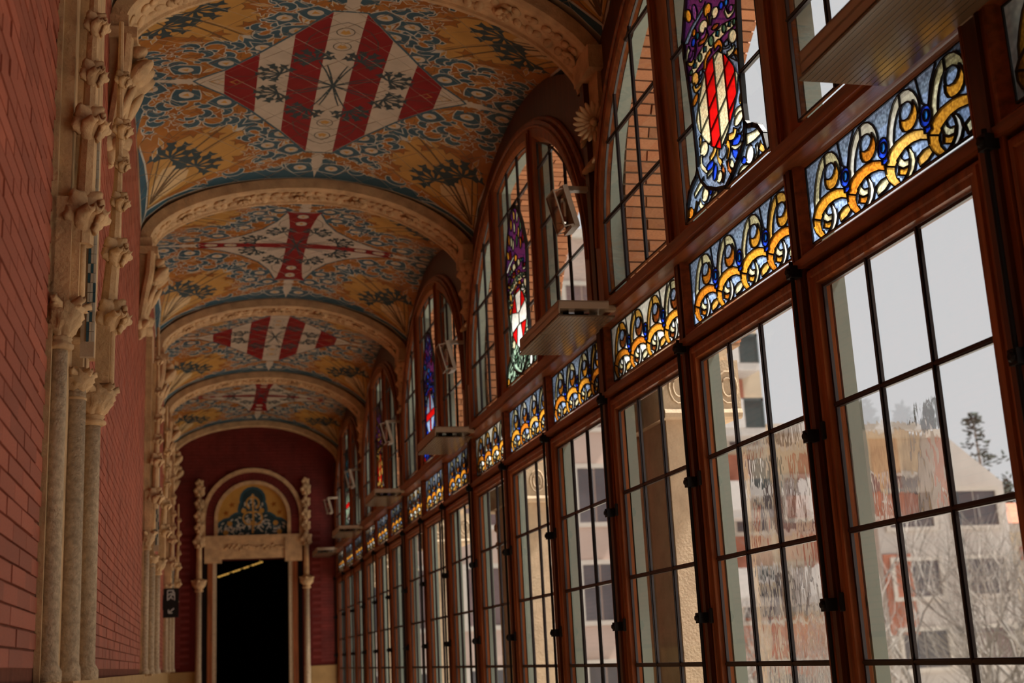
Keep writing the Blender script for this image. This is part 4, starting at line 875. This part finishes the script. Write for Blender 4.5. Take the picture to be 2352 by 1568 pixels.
def build_window(root):
    mb = MB(); mb.box((2.128, 1.767, 0), (2.25, 1.833, 4.72)); mb.obj('post', M['woodd'], root)  # dark colour includes the shadow of the post groove
    mb = MB()
    for s in (-1, 1):
        a = s * 1.8
        for e in (-1, 1):
            if s * e > 0: continue
            y0, y1 = sorted((a + e * .034, a + e * .06)); mb.box((2.142, y0, 0), (2.22, y1, 3.26))
    mb.obj('jamb', M['wood'], root)
    for c in (-.592, .592):
        mb = MB(); mb.box((2.146, c - .028, 0), (2.20, c + .028, 3.26)); mb.box((2.136, c - .014, 0), (2.146, c + .014, 3.26)); mb.obj('mullion', M['woodd'], root)  # dark mullion colour stands in for the shaded gaps between leaves
        mb = MB(); mb.box((2.114, c - .024, 3.32), (2.14, c + .024, 4.95)); mb.box((2.105, c - .012, 3.32), (2.114, c + .012, 4.93)); mb.obj('arch_mullion', M['wood'], root)
    mb = MB(); mb.box((2.065, -1.765, 3.276), (2.20, 1.765, 3.322)); mb.box((2.09, -1.765, 3.322), (2.20, 1.765, 3.345)); mb.box((2.085, -1.765, 3.258), (2.20, 1.765, 3.276)); mb.obj('transom_beam', M['woodh'], root)
    mb = MB(); mb.box((2.128, -1.765, 2.868), (2.20, 1.765, 2.90)); mb.obj('lower_rail', M['woodh'], root)
    mb = MB(); plate(mb, F1, HOLES, wm, 2.128, 2.18, 0, .034); mb.obj('arch_frame', M['wood'], root)
    mb = MB(); plate(mb, LUN, [F1], wm, 2.185, 2.25); mb.obj('arch_surround', M['woodd'], root)
    mb = MB()
    for aw, ah, r_, X in ((1.745, 1.41, .022, 2.175), (1.70, 1.36, .011, 2.124)):
        mb.tube([(X, aw * cos(t), AZ + ah * sin(t)) for t in [pi * i / 40 for i in range(41)]], r_, 8)
    mb.obj('arch_moulding', M['wood'], root)
    mb = MB(); plate(mb, inset(F1, .01), [inset(h, .006) for h in HOLES], wm, 2.182, 2.25); mb.obj('outer_arch_sash', M['sage'], root)
    out = []
    for c in CS: out.append([(c - .474, .60), (c + .474, .60), (c + .474, ZG + .055), (c - .474, ZG + .055)])
    for c in CS: out.append([(c - PW / 2 + .004, ZT + .004), (c + PW / 2 - .004, ZT + .004), (c + PW / 2 - .004, ZTT - .004), (c - PW / 2 + .004, ZTT - .004)])
    mb = MB(); plate(mb, [(-1.795, 0), (1.795, 0), (1.795, 3.30), (-1.795, 3.30)], out, wm, 2.205, 2.258); mb.obj('outer_frame', M['sage'], root)
    for c in CS:
        mb = MB(); g = [(c - PW / 2, ZT), (c + PW / 2, ZT), (c + PW / 2, ZTT), (c - PW / 2, ZTT)]
        plate(mb, inset(g, -.046), [g], wm, 2.140, 2.19, 0, .036); mb.obj('transom_frame', M['woodh'], root)
        g = [(c - .48, ZG - 5 * HP), (c + .48, ZG - 5 * HP), (c + .48, ZG), (c - .48, ZG)]
        mb = MB(); plate(mb, [(c - .56, .12), (c + .56, .12), (c + .56, 2.862), (c - .56, 2.862)], [g], wm, 2.150, 2.20, 0, .012, .012)
        plate(mb, inset(g, -.062), [inset(g, -.034)], wm, 2.142, 2.155, 0, .006, .006)
        cas = mb.obj('casement', M['wood'], root)
        mb = MB()
        for k in (-1, 1): mb.bar((2.174, c + k * .16, ZG - 5 * HP), (2.174, c + k * .16, ZG), .019, .011, (1, 0, 0)); mb.bar((2.166, c + k * .16, ZG - 5 * HP), (2.166, c + k * .16, ZG), .008, .008, (1, 0, 0))
        for k in range(1, 5): mb.bar((2.174, c - .48, ZG - k * HP), (2.174, c + .48, ZG - k * HP), .020, .013, (1, 0, 0)); mb.bar((2.1665, c - .48, ZG - k * HP), (2.1665, c + .48, ZG - k * HP), .009, .007, (1, 0, 0))
        plate(mb, inset(g, -.002), [inset(g, .009)], wm, 2.168, 2.180)
        mb.obj('glazing_bars', M['bar'], cas)
        for i in range(3):
            for k in range(5):
                me = PANE
                link('glass_pane', me, cas, (2.176, c - .32 + .32 * i, ZG - (k + .5) * HP))
        mb = MB(); yb = c + .592
        mb.tube([(2.112, yb, .3), (2.112, yb, 2.90)], .008, 8); bolt = mb.obj('cremone_bolt', M['iron'], root)
        for z in (2.86, 2.25, 1.66, 1.05):
            mb = MB(); mb.box((2.098, yb - .02, z - .022), (2.142, yb + .02, z + .022)); mb.lathe((2.088, yb, z), [(.010, 0), (.016, .006), (.016, .012)], 8, axis='x'); mb.obj('bolt_guide', M['iron'], bolt)
        for z in (2.26, 1.666, 1.05): MB().lathe((2.140, c + .53, z - .032), [(.010, 0), (.012, .004), (.012, .06), (.010, .064)], 8).obj('hinge', M['iron'], cas)
    # bars and panes of the arch lights
    for h, nm, xs_ in ((SIDE[0], 'left', (1.0, 1.305)), (SIDE[1], 'right', (-1.0, -1.305)), (MID, 'mid', (-.16, .16))):
        mb = MB(); a0 = min(p[0] for p in h); a1 = max(p[0] for p in h)
        for x in xs_:
            z0 = 3.41 if nm != 'mid' else 4.53
            mb.bar((2.150, x, z0), (2.150, x, ell(AW, AH, x) + .005), .020, .012, (1, 0, 0)); mb.bar((2.1425, x, z0), (2.1425, x, ell(AW, AH, x)), .009, .007, (1, 0, 0))
        for z in (3.82, 4.23, 4.64):
            lim = AW * sqrt(max(0, 1 - ((z - AZ) / AH) ** 2)) if z > AZ else AW
            b0, b1 = max(a0, -lim), min(a1, lim)
            if b1 - b0 < .02: continue
            segs = [(b0, b1)]
            if nm == 'mid' and z < 4.6: hw_ = .265 if z < 4 else .303; segs = [(b0, -hw_), (hw_, b1)]
            for p, q in segs: mb.bar((2.150, p, z), (2.150, q, z), .020, .014, (1, 0, 0)); mb.bar((2.1415, p, z), (2.1415, q, z), .009, .007, (1, 0, 0))
        plate(mb, inset(h, -.002), [inset(h, .008)], wm, 2.144, 2.156)
        lead = mb.obj('arch_light', M['bar'], root)
        gx = [a0] + sorted(xs_) + [a1]; gz = [3.41, 3.82, 4.23, 4.64, 5.06]
        cells = []
        for i in range(3):
            for k in range(4):
                q = clip_convex(h, [(gx[i], gz[k]), (gx[i + 1], gz[k]), (gx[i + 1], gz[k + 1]), (gx[i], gz[k + 1])])
                if shape_area(q) > .0015: cells.append(q)
        if nm == 'mid':
            cells2 = []
            vs, ts, ids = arrange(cells + [SHOUT]); n = len(cells)
            for ci in range(n):
                fl = [t for t, i in zip(ts, ids) if ci in i and n not in i]
                if not fl: continue
                mb = MB(); mb.add([(2.152, *v) for v in vs], fl); mb = prune(mb); mb.obj('glass_pane', M['glass'], lead)
        else:
            for q in cells: MB().add([(2.152, *p) for p in q], [tuple(range(len(q)))]).obj('glass_pane', M['glass'], lead)
def prune(mb):
    use = sorted({i for f in mb.f for i in f}); mp = {k: i for i, k in enumerate(use)}; o = MB(); o.add([mb.v[k] for k in use], [tuple(mp[i] for i in f) for f in mb.f]); return o
PANE = MB().add([(0, -.16, -HP / 2), (0, .16, -HP / 2), (0, .16, HP / 2), (0, -.16, HP / 2)], [(0, 1, 2, 3)]).mesh('glass_pane', M['glass'])
PANE_W = MB().add([(0, -.16, -HP / 2), (0, .16, -HP / 2), (0, .16, HP / 2), (0, -.16, HP / 2)], [(0, 1, 2, 3)]).mesh('glass_pane', M['glassw'])
build_window(win)
wins = {0: win}
wavy = []
for n, j in enumerate((1, 2, 3, 4, -1)):
    c = copy_tree(win); c.location.y = by(j) + 1.8; c.name = f'window_{n + 2}'; wins[j] = c
for cas, c in zip([o for o in win.children if o.name.startswith('casement')], CS):     # old drawn glass in a few panes of the nearest window
    for o in cas.children:
        if o.name.startswith('glass_pane'):
            i = round((o.location.y - c) / .32); k = round((ZG - o.location.z) / HP - .5)
            if (c == 0 and k in (1, 2, 3) and i <= 0) or (c < 0 and k == 1 and i >= 0): o.data = PANE_W
mb = MB(); mb.box((2.128, -.033, 0), (2.25, .033, 4.72)); o = mb.obj('post', M['woodd'], wins[-1], loc=(0, -1.8, 0))
protos = {}
def copy_stained(pr, parent, loc):
    c = copy_tree(pr, parent); c.location = loc; return c
def flipped(items): return [(c, [(-x, y) for x, y in p]) for c, p in items]
for j in (0, 1, 2, 3, 4, -1):
    for i, c in enumerate(CS):                    # i 0 = near leaf
        var = {(0, 0): 0, (0, 1): 1, (0, 2): 2}.get((j, i), (j * 3 + i * 2 + 1) % 3); split = j <= 1
        key = (var, split)
        if key not in protos:
            protos[key] = stained(wins[j], flipped(transom_items(var, var)), 2.173, 'transom_glass', None, split); protos[key].location = (0, c, ZT)
        else: copy_stained(protos[key], wins[j], (0, c, ZT))
    kd = j if j >= 0 else 5
    s = 1
    ol = [(SHOUT, .020), ([(.258, 3.60), (.235, 3.54), (.17, 3.48), (.08, 3.44), (-.02, 3.412)], .018), ([(-.262, 3.60), (-.235, 3.53), (-.17, 3.48), (-.09, 3.44), (-.02, 3.412)], .018)]
    pn = stained(wins[j], shield_items(kd), 2.150, 'shield_glass', ('stained shield with red and cream bars', 'stained shield with a white cross on red', 'stained shield with a red cross', 'stained shield in red and gold', 'stained shield in green and white', 'stained shield with red and cream bars')[kd], j <= 1, .0042, ol)

# ------------------------------------------------------------------ heaters and floodlights on the posts
def make_heater():
    t = thing('radiant_heater', 'x', 'heater', (0, 0, 0))
    mb = MB(); mb.box((1.765, -.50, 3.243), (2.035, .33, 3.252)); 
    mb.box((1.765, -.50, 3.215), (1.772, .33, 3.285)); mb.box((1.765, -.50, 3.252), (2.035, -.493, 3.285)); mb.box((1.765, .323, 3.215), (2.035, .33, 3.285)); mb.box((1.765, -.5, 3.278), (2.035, .33, 3.285)); mb.obj('housing', M['heater'], t)
    mb = MB(); mb.box((1.762, -.505, 3.198), (2.062, .345, 3.206)); pl = mb.obj('glass_plate', M['hglass'], t)
    mb = MB()
    for k in range(13): x = 1.775 + k * .021; mb.box((x, -.5, 3.1968), (x + .0022, .34, 3.199))
    tag(mb.obj('wire_lines', M['hline'], pl), kind='stuff')
    for y in (-.42, -.05, .26):
        for x in (1.80, 1.99): MB().lathe((x, y, 3.206), [(.012, 0), (.016, .012), (.012, .036)], 10).obj('spacer', M['chrome'], t)
    for x in (1.83, 1.91): MB().box((x, -.46, 3.224), (x + .03, .29, 3.243)).obj('reflector', M['chrome'], t)
    MB().box((2.0, -.03, 3.245), (2.128, .03, 3.276)).obj('wall_arm', M['heater'], t); MB().box((2.0, -.46, 3.245), (2.085, -.42, 3.273)).obj('wall_arm', M['heater'], t)
    return t
def make_flood():
    t = thing('floodlight', 'x', 'floodlight', (0, 0, 0))
    mb = MB(); mb.box((2.0, -.022, 4.075), (2.128, .022, 4.10)); mb.box((1.965, -.022, 4.072), (2.04, .022, 4.097)); mb.obj('wall_arm', M['heater'], t)
    rot = Matrix.Translation((1.97, .0, 3.955)) @ Matrix.Rotation(radians(-14), 4, 'Y')
    def rb(mb, a, b, mi=0):
        n = len(mb.v); mb.box(a, b, mi); mb.v[n:] = [tuple(rot @ V(p)) for p in mb.v[n:]]
    mb = MB()
    for s in (-1, 1): rb(mb, (.02, s * .075 - .006, -.115), (.05, s * .075 + .006, .125)); rb(mb, (-.035, s * .07 - .003, -.11), (.02, s * .07 + .003, -.104)); rb(mb, (-.035, s * .07 - .003, .104), (.02, s * .07 + .003, .11))
    rb(mb, (.02, -.075, .105), (.05, .075, .125)); rb(mb, (.0, -.075, -.125), (.05, .075, -.105)); rb(mb, (.044, -.07, -.11), (.05, .07, .11)); mb.obj('housing', M['heater'], t)
    mb = MB(); rb(mb, (-.04, -.075, -.112), (-.036, .075, .112)); fr = mb.obj('front_glass', M['hglass2'], t)
    mb = MB()
    for z in (-.112, .108): rb(mb, (-.042, -.077, z), (-.034, .077, z + .005))
    for y in (-.077, .072): rb(mb, (-.042, y, -.112), (-.034, y + .005, .112))
    mb.obj('glass_frame', M['heater'], fr)
    mb = MB(); mb.lathe(tuple(rot @ V((.0, 0, -.07))), [(.018, 0), (.022, .03), (.022, .11), (.018, .14)], 12); mb.obj('lamp_tube', M['chrome'], t)
    return t
M['hglass2'] = clear_glass('floodlight_glass', (.62, .55, .45), .1)
h0 = make_heater(); f0 = make_flood()
HL = ['wire-lined glass radiant heater at the top right, nearest the camera', 'glass radiant heater on the post between the first and second arched windows', 'glass radiant heater on the post between the second and third arched windows', 'glass radiant heater on the post between the third and fourth arched windows', 'small distant radiant heater on the post before the last arched window', 'farthest radiant heater beside the end wall']
FL = [None, 'beige floodlight with a tilted glass box, nearest, above the second heater', 'beige floodlight above the third heater', 'beige floodlight above the fourth heater', 'beige floodlight above the fifth heater', 'small beige floodlight in the far right corner by the end wall']
for k in range(6):
    h = h0 if k == 0 else copy_tree(h0); h.location.y = by(k) - (0 if k < 5 else .40); h['label'] = HL[k]; h['group'] = 'radiant heaters along the window wall'
    if k: f = f0 if k == 1 else copy_tree(f0); f.location.y = by(k) + (.02 if k < 5 else -.55); f['label'] = FL[k]; f['group'] = 'floodlights along the window wall'

# ------------------------------------------------------------------ outdoors: brick arches, stone piers
OA, OH, OZ = 1.60, 1.26, 3.80
def arch_line(n=60):
    pts = [(OA, 3.14 + .66 * i / 10) for i in range(10)] + [(OA * cos(pi * i / n), OZ + OH * sin(pi * i / n)) for i in range(n + 1)] + [(-OA, OZ - .66 * i / 10) for i in range(1, 11)]
    return pts
brick_me = MB().box((-.5, -.5, -.5), (.5, .5, .5)).mesh('brick', M['obrick'])
ba = thing('brick_arch', 'x', 'arch', (2.26, 0, 0))
mb = MB(); plate(mb, [(-1.795, 3.13), (-OA - .01, 3.13)] + [((OA + .01) * cos(pi * i / 40), OZ + (OH + .01) * sin(pi * i / 40)) for i in range(40, -1, -1)] + [(OA + .01, 3.13), (1.795, 3.13), (1.795, 6.2), (-1.795, 6.2)], [], wm, 0, .62); mb.obj('arch_core', M['omortar'], ba)
pl = arch_line(); acc = 0; prev = pl[0]; step = .064; nxt = step / 2; k = 0
for i in range(1, len(pl)):
    d = V(pl[i]) - V(prev); L = d.length
    while acc + L >= nxt:
        q = V(prev) + d * ((nxt - acc) / L); ang = atan2(d.y, d.x)
        cuts = [0, .25, .50, .62] if k % 2 else [0, .125, .375, .62]
        for a, b in zip(cuts[:-1], cuts[1:]):
            o = link('brick', brick_me, ba, ((a + b) / 2, q.x, q.y)); o.scale = (b - a - .010, step - .011, .04 + rnd.uniform(-.004, .004)); o.rotation_euler = (ang, 0, 0)
        nxt += step; k += 1
    acc += L; prev = pl[i]
BL_ = {0: 'orange brick arch outside the nearest arched window', 1: 'orange brick arch outside the second arched window', 2: 'brick arch outside the third arched window', 3: 'brick arch outside the fourth arched window', 4: 'brick arch outside the farthest arched window', -1: 'brick arch outside the window beside the camera'}
for j in (0, 1, 2, 3, 4, -1):
    a = ba if j == 0 else copy_tree(ba); a.location = (2.26, by(j) + 1.8, 0); a['label'] = BL_[j]
pr = thing('stone_pier', 'x', 'pier', (2.62, 0, 0))
mb = MB(); mb.box((-.20, -.17, -3), (.11, .22, 2.72)); mb.obj('shaft', M['stone_pale'], pr)
mb = MB(); mb.lathe((-.11, .40, -3), [(.085, 0), (.085, 5.40), (.10, 5.42), (.10, 5.45), (.085, 5.47), (.085, 5.54), (.105, 5.56), (.105, 5.60), (.088, 5.62), (.088, 5.72)], 20); mb.obj('column', M['stone_pale'], pr, True)
mb = MB(); mb.box((-.24, -.265, 2.72), (.20, .56, 3.03))
for x in (-.15, 0, .13):
    for R_ in (.055, .032): mb.tube([(x + R_ * cos(t), -.267, 2.88 + R_ * sin(t) * 1.6) for t in [2 * pi * i / 14 for i in range(15)]], .006, 6)
for sy in (-.25, .54): mb.tube([(-.24, sy, 2.74), (.20, sy, 2.74)], .03, 8)
mb.obj('capital', M['stone_pale'], pr)
mb = MB(); mb.box((-.26, -.23, 3.03), (.16, .60, 3.125)); mb.obj('impost', M['stone_pale'], pr)
for k in range(0, 6):
    p_ = pr if k == 0 else copy_tree(pr); p_.location = (2.62, by(k) - (.3 if k == 0 else 0), 0)
    p_['label'] = ('pale stone pier and column outside, beside the camera', 'pale stone pier and round column seen through the second and third leaves from the right', 'pale stone pier with columns outside the second bay boundary', 'pale stone pier outside the third bay boundary', 'pale stone pier outside the fourth bay boundary', 'pale stone pier outside by the end wall')[k]
mb = MB(); mb.box((2.30, YB - 2, -.35), (5.6, YE + 3, -.05)); struct(mb.obj('bounce_slab', M['terrace']))  # unseen pale slab, widened to bounce sun onto piers and vault
mb = MB(); mb.box((2.3, -60, -7), (140, 160, -6)); struct(mb.obj('street_ground', M['street']))

# ------------------------------------------------------------------ outdoors: houses across the street
M['h_cream'] = mat('cream_render', (.47, .38, .28), .9, .1, noise=.12, nscale=.6)
M['h_grey'] = mat('grey_render', (.43, .385, .35), .9, .1, noise=.14, nscale=.5)
M['h_ochre'] = mat('ochre_stone', (.46, .32, .18), .9, .1, noise=.25, nscale=1.2)
M['h_pink'] = mat('pinkish_render', (.44, .33, .28), .9, .1, noise=.12, nscale=.5)
M['h_red'] = mat('rust_brick_panel', (.33, .13, .085), .9, .1, noise=.15, nscale=2)
M['h_white'] = mat('white_balcony', (.52, .48, .45), .9, .1, noise=.06)
M['h_win'] = mat('dim_window_pane', (.07, .065, .07), .25, .5, noise=.2, nscale=1)
M['h_shut'] = mat('brown_shutter', (.15, .105, .105), .7, .2, noise=.1)
M['h_frame'] = mat('window_surround', (.42, .37, .32), .8, .2, noise=.05)
M['h_rail'] = mat('dark_green_rail', (.04, .06, .06), .6, .3, noise=.1)
M['h_roof'] = mat('clay_roof', (.33, .14, .09), .9, .1, noise=.2, nscale=2)
def house(name, label, corner, wdt, dep, z1, wallm, cols, rows, zfirst, zstep, ww, wh, rz=0, panels=None, balc=(), roof=None, shut=0.3, seed=1, gable=0):
    t = thing(name, label, 'building', corner, None, rz); r = random.Random(seed)
    mb = MB(); mb.box((0, 0, -6), (wdt, dep, z1))
    if gable: mb.add([(0, 0, z1), (wdt, 0, z1), (wdt, dep, z1), (0, dep, z1), (0, 0, z1 + gable), (wdt * .55, 0, z1 + gable), (wdt * .55, dep, z1 + gable), (0, dep, z1 + gable)], [(0, 1, 5, 4), (1, 2, 6, 5), (3, 7, 6, 2), (4, 5, 6, 7), (0, 4, 7, 3)])
    mb.obj('wall', M[wallm], t)
    mb = MB(); mb.box((-.15, -.25, z1 - .3), (wdt + .15, .1, z1)) if not gable else mb.box((-.1, -.15, z1 + gable - .3), (wdt * .55, .1, z1 + gable)); mb.obj('cornice', M['h_frame'], t)
    if roof: mb = MB(); mb.add([(-.3, -.4, z1), (wdt + .3, -.4, z1), (wdt + .3, dep + .3, z1), (-.3, dep + .3, z1), (-.3, dep / 2, z1 + roof), (wdt + .3, dep / 2, z1 + roof)], [(0, 1, 5, 4), (2, 3, 4, 5), (0, 4, 3), (1, 2, 5), (0, 3, 2, 1)]); mb.obj('roof', M['h_roof'], t)
    for (x0, x1, za, zb) in (panels or ()): mb = MB(); mb.box((x0, -.06, za), (x1, .05, zb)); mb.obj('brick_panel', M['h_red'], t)
    for i in range(cols):
        for k in range(rows):
            x = wdt * (i + .5) / cols; z = zfirst + k * zstep
            if z + wh > z1: continue
            mb = MB(); plate(mb, [(x - ww / 2 - .14, z - .14), (x + ww / 2 + .14, z - .14), (x + ww / 2 + .14, z + wh + .14), (x - ww / 2 - .14, z + wh + .14)], [[(x - ww / 2, z), (x + ww / 2, z), (x + ww / 2, z + wh), (x - ww / 2, z + wh)]], lambda a, b, d: (a, d, b), -.12, .02); f = mb.obj('window', M['h_frame'], t)
            sh = r.random() < shut
            mb = MB(); mb.box((x - ww / 2, -.035, z), (x - .03, .02, z + wh)); mb.box((x + .03, -.035, z), (x + ww / 2, .02, z + wh)); mb.obj('shutter' if sh else 'pane', M['h_shut' if sh else 'h_win'], f)
    for (x0, x1, z) in balc:
        mb = MB(); mb.box((x0, -1.3, z - .25), (x1, 0, z)); mb.box((x0, -1.35, z), (x0 + (x1 - x0) * .55, -1.2, z + .95)); mb.box((x0 - .05, -1.35, z), (x0 + .1, 0, z + .95)); b = mb.obj('balcony', M['h_white'], t)
        mb = MB()
        for q in range(9): xx = x0 + (x1 - x0) * (.55 + .05 * q); mb.box((xx - .03, -1.32, z), (xx + .03, -1.26, z + .95))
        for q in range(7): yy = -1.3 + q * .2; mb.box((x1 - .06, yy - .03, z), (x1, yy + .03, z + .95))
        mb.box((x0 + (x1 - x0) * .55, -1.34, z + .9), (x1, -1.24, z + 1.0)); mb.box((x1 - .08, -1.34, z + .9), (x1, 0, z + 1.0)); mb.obj('railing', M['h_rail'], b)
    return t
ga = R_ = radians
flats = house('apartment_building', 'cream apartment house with white balconies and rust brick panels', (13.6, 40, 0), 5.2, 10, 16.5, 'h_cream', 3, 7, -3.6, 2.9, 1.1, 1.5, 0,
      [(3.3, 4.5, 8.75, 10.3), (3.3, 4.5, 11.4, 13.2), (3.3, 4.5, 6.0, 7.7), (3.5, 5.0, 3.2, 5.0), (.1, 1.6, 7.4, 9.0), (.1, 1.6, 4.6, 6.0), (2.0, 5.0, .4, 2.3)], [(3.0, 4.6, 10.6), (3.0, 4.6, 8.4), (2.8, 4.6, 5.7), (.1, 1.8, 6.4), (2.8, 4.6, 2.9), (.1, 1.8, 9.4)], None, .2, 3)
house('stone_building', 'ochre stone building with a ragged parapet behind the apartment house', (19.4, 41, 0), 3.1, 12, 8.9, 'h_ochre', 2, 4, -3.4, 3.0, .9, 1.4, 0, [(.1, 2.9, 4.2, 6.4), (.1, 2.9, -.5, 1.0)], (), None, .3, 4)
house('rendered_building', 'pale grey rendered building with a sloping gable behind the bare trees', (22.6, 40, 0), 5.1, 12, 6.6, 'h_grey', 2, 5, -4.3, 2.35, 1.7, 1.2, 0, [(.05, 1.1, 5.4, 8.25), (.05, 1.1, 1.5, 4.2)], (), None, .55, 5, 1.9)
house('tile_roofed_building', 'lower cream house with a red clay roof at the right edge', (28.3, 41, 0), 16, 12, 5.2, 'h_cream', 7, 3, -3.6, 2.8, 1.2, 1.4, 0, [(.4, 15, 3.9, 4.4), (.4, 15, 1.2, 1.6)], (), 1.4, .4, 6)
house('long_tenement', 'long pinkish grey tenement seen through the distant window leaves', (2.0, 38.5, 0), 11.0, 12, 15.0, 'h_pink', 6, 6, -3.6, 3.0, 1.15, 1.7, 0, None, ((.4, 3.2, 5.2), (4.0, 6.4, 8.2)), None, .5, 8)
house('far_tenement', 'pale cream block closing the street beyond the gallery', (2.6, 62, 0), 20, 8, 13, 'h_cream', 9, 5, -3.6, 3.0, 1.2, 1.6, 0, None, (), None, .4, 9)
house('corner_building', 'grey corner building past the right edge of the view', (44, 30, 0), 14, 14, 9, 'h_grey', 5, 4, -3.6, 3.0, 1.2, 1.6, radians(-30), None, (), None, .4, 10)
for (x, z) in ((.9, 8.9), (.8, 6.2), (1.5, 3.4)):
    mb = MB(); mb.box((x - .4, -.42, z), (x + .4, .0, z + .6)); ac = mb.obj('air_conditioner', M['h_white'], flats); mb = MB(); mb.lathe((x - .08, -.44, z + .3), [(.22, 0), (.22, .03)], 14, axis='y'); mb.obj('fan_grille', M['h_rail'], ac)

# ------------------------------------------------------------------ outdoors: bare trees
M['bark'] = mat('pale_bark', (.24, .215, .19), .9, .1, noise=.3, nscale=3)
M['evergreen'] = mat('dark_foliage', (.045, .06, .05), .9, .1, noise=.4, nscale=2)
def bare_tree(label, x, y, h, seed, spread=1.0):
    t = thing('bare_tree', label, 'tree', (x, y, -6)); r = random.Random(seed); tw = MB(); tr = MB()
    def grow_(p, d, L, rad, lev):
        n = 3; pts = [p]; dd = d.copy()
        for i in range(n):
            dd = (dd + V((r.uniform(-.16, .16), r.uniform(-.16, .16), r.uniform(-.04, .12)))).normalized(); pts.append(pts[-1] + dd * (L / n))
        (tr if lev < 3 else tw).tube(pts, [rad * (1 - .38 * i / n) for i in range(n + 1)], 7 if lev < 2 else (5 if lev < 3 else 3))
        if lev >= 6: return
        for k in range((4, 4, 3, 3, 3, 2)[lev]):
            q = pts[-1] if k < 2 else pts[r.choice((1, 2))]
            a = r.uniform(0, 2 * pi); s = r.uniform(.35, .85) * spread
            nd = (dd + V((cos(a) * s, sin(a) * s, r.uniform(-.05, .35)))).normalized()
            grow_(q, nd, L * r.uniform(.6, .82), rad * .58, lev + 1)
    grow_(V((0, 0, 0)), V((0, 0, 1)), h * .30, .17, 0)
    tr.obj('trunk', M['bark'], t, True); tag(tw.obj('twigs', M['bark'], t), kind='stuff')
bare_tree('bare pale-barked tree in front of the grey rendered building', 19.6, 32, 13, 21)
bare_tree('bare tree leaning before the tile-roofed house at the right', 23.6, 31, 12.5, 5, 1.15)
bare_tree('tall bare tree nearest the window at the right edge of the first leaf', 21.6, 29.5, 12.5, 33, 1.1)
bare_tree('thin bare tree before the apartment house with balconies', 14.4, 31, 10.5, 8)
bare_tree('thin bare tree at the foot of the ochre stone building', 17.0, 33, 9.5, 12)
def roof_tree(label, x, y, z, h, seed):
    t = thing('rooftop_tree', label, 'tree', (x, y, z)); r = random.Random(seed)
    mb = MB(); mb.tube([(0, 0, -.05 if h < 2 else -6 - z), (.1, 0, h * .5), (0, 0, h)], [.12, .08, .03], 6); mb.obj('trunk', M['bark'], t)
    mb = MB()
    for k in range(90):
        a = r.uniform(0, 2 * pi); zz = r.uniform(.25, 1.05) * h; rad = r.uniform(.1, .42) * h * (1.15 - zz / h)
        c = V((cos(a) * rad, sin(a) * rad, zz))
        for q in range(3): mb.blob(c + V((r.uniform(-.15, .15), r.uniform(-.15, .15), r.uniform(-.15, .15))), (r.uniform(-1, 1), r.uniform(-1, 1), r.uniform(-.3, .6)), (0, 0, 1), .32, .14, .08, 0, 5, 4)
    tag(mb.obj('foliage', M['evergreen'], t), kind='stuff')
for k, (px, y, z, h) in enumerate(((23.4, 41.5, 8.52, 1.1), (25.0, 41.5, 8.52, .9), (37.6, 56, 6.2, 5.6), (39.6, 57, 5.2, 3.4), (42.2, 58, 5.4, 4.0))):
    roof_tree(('small dark shrub on the left of the grey roof terrace', 'small dark shrub in the middle of the grey roof terrace', 'tall dark open-crowned tree rising right of the gable', 'dark tree just right of the tall open-crowned one', 'lowest dark tree at the far right edge')[k], px, y, z, h, 30 + k)
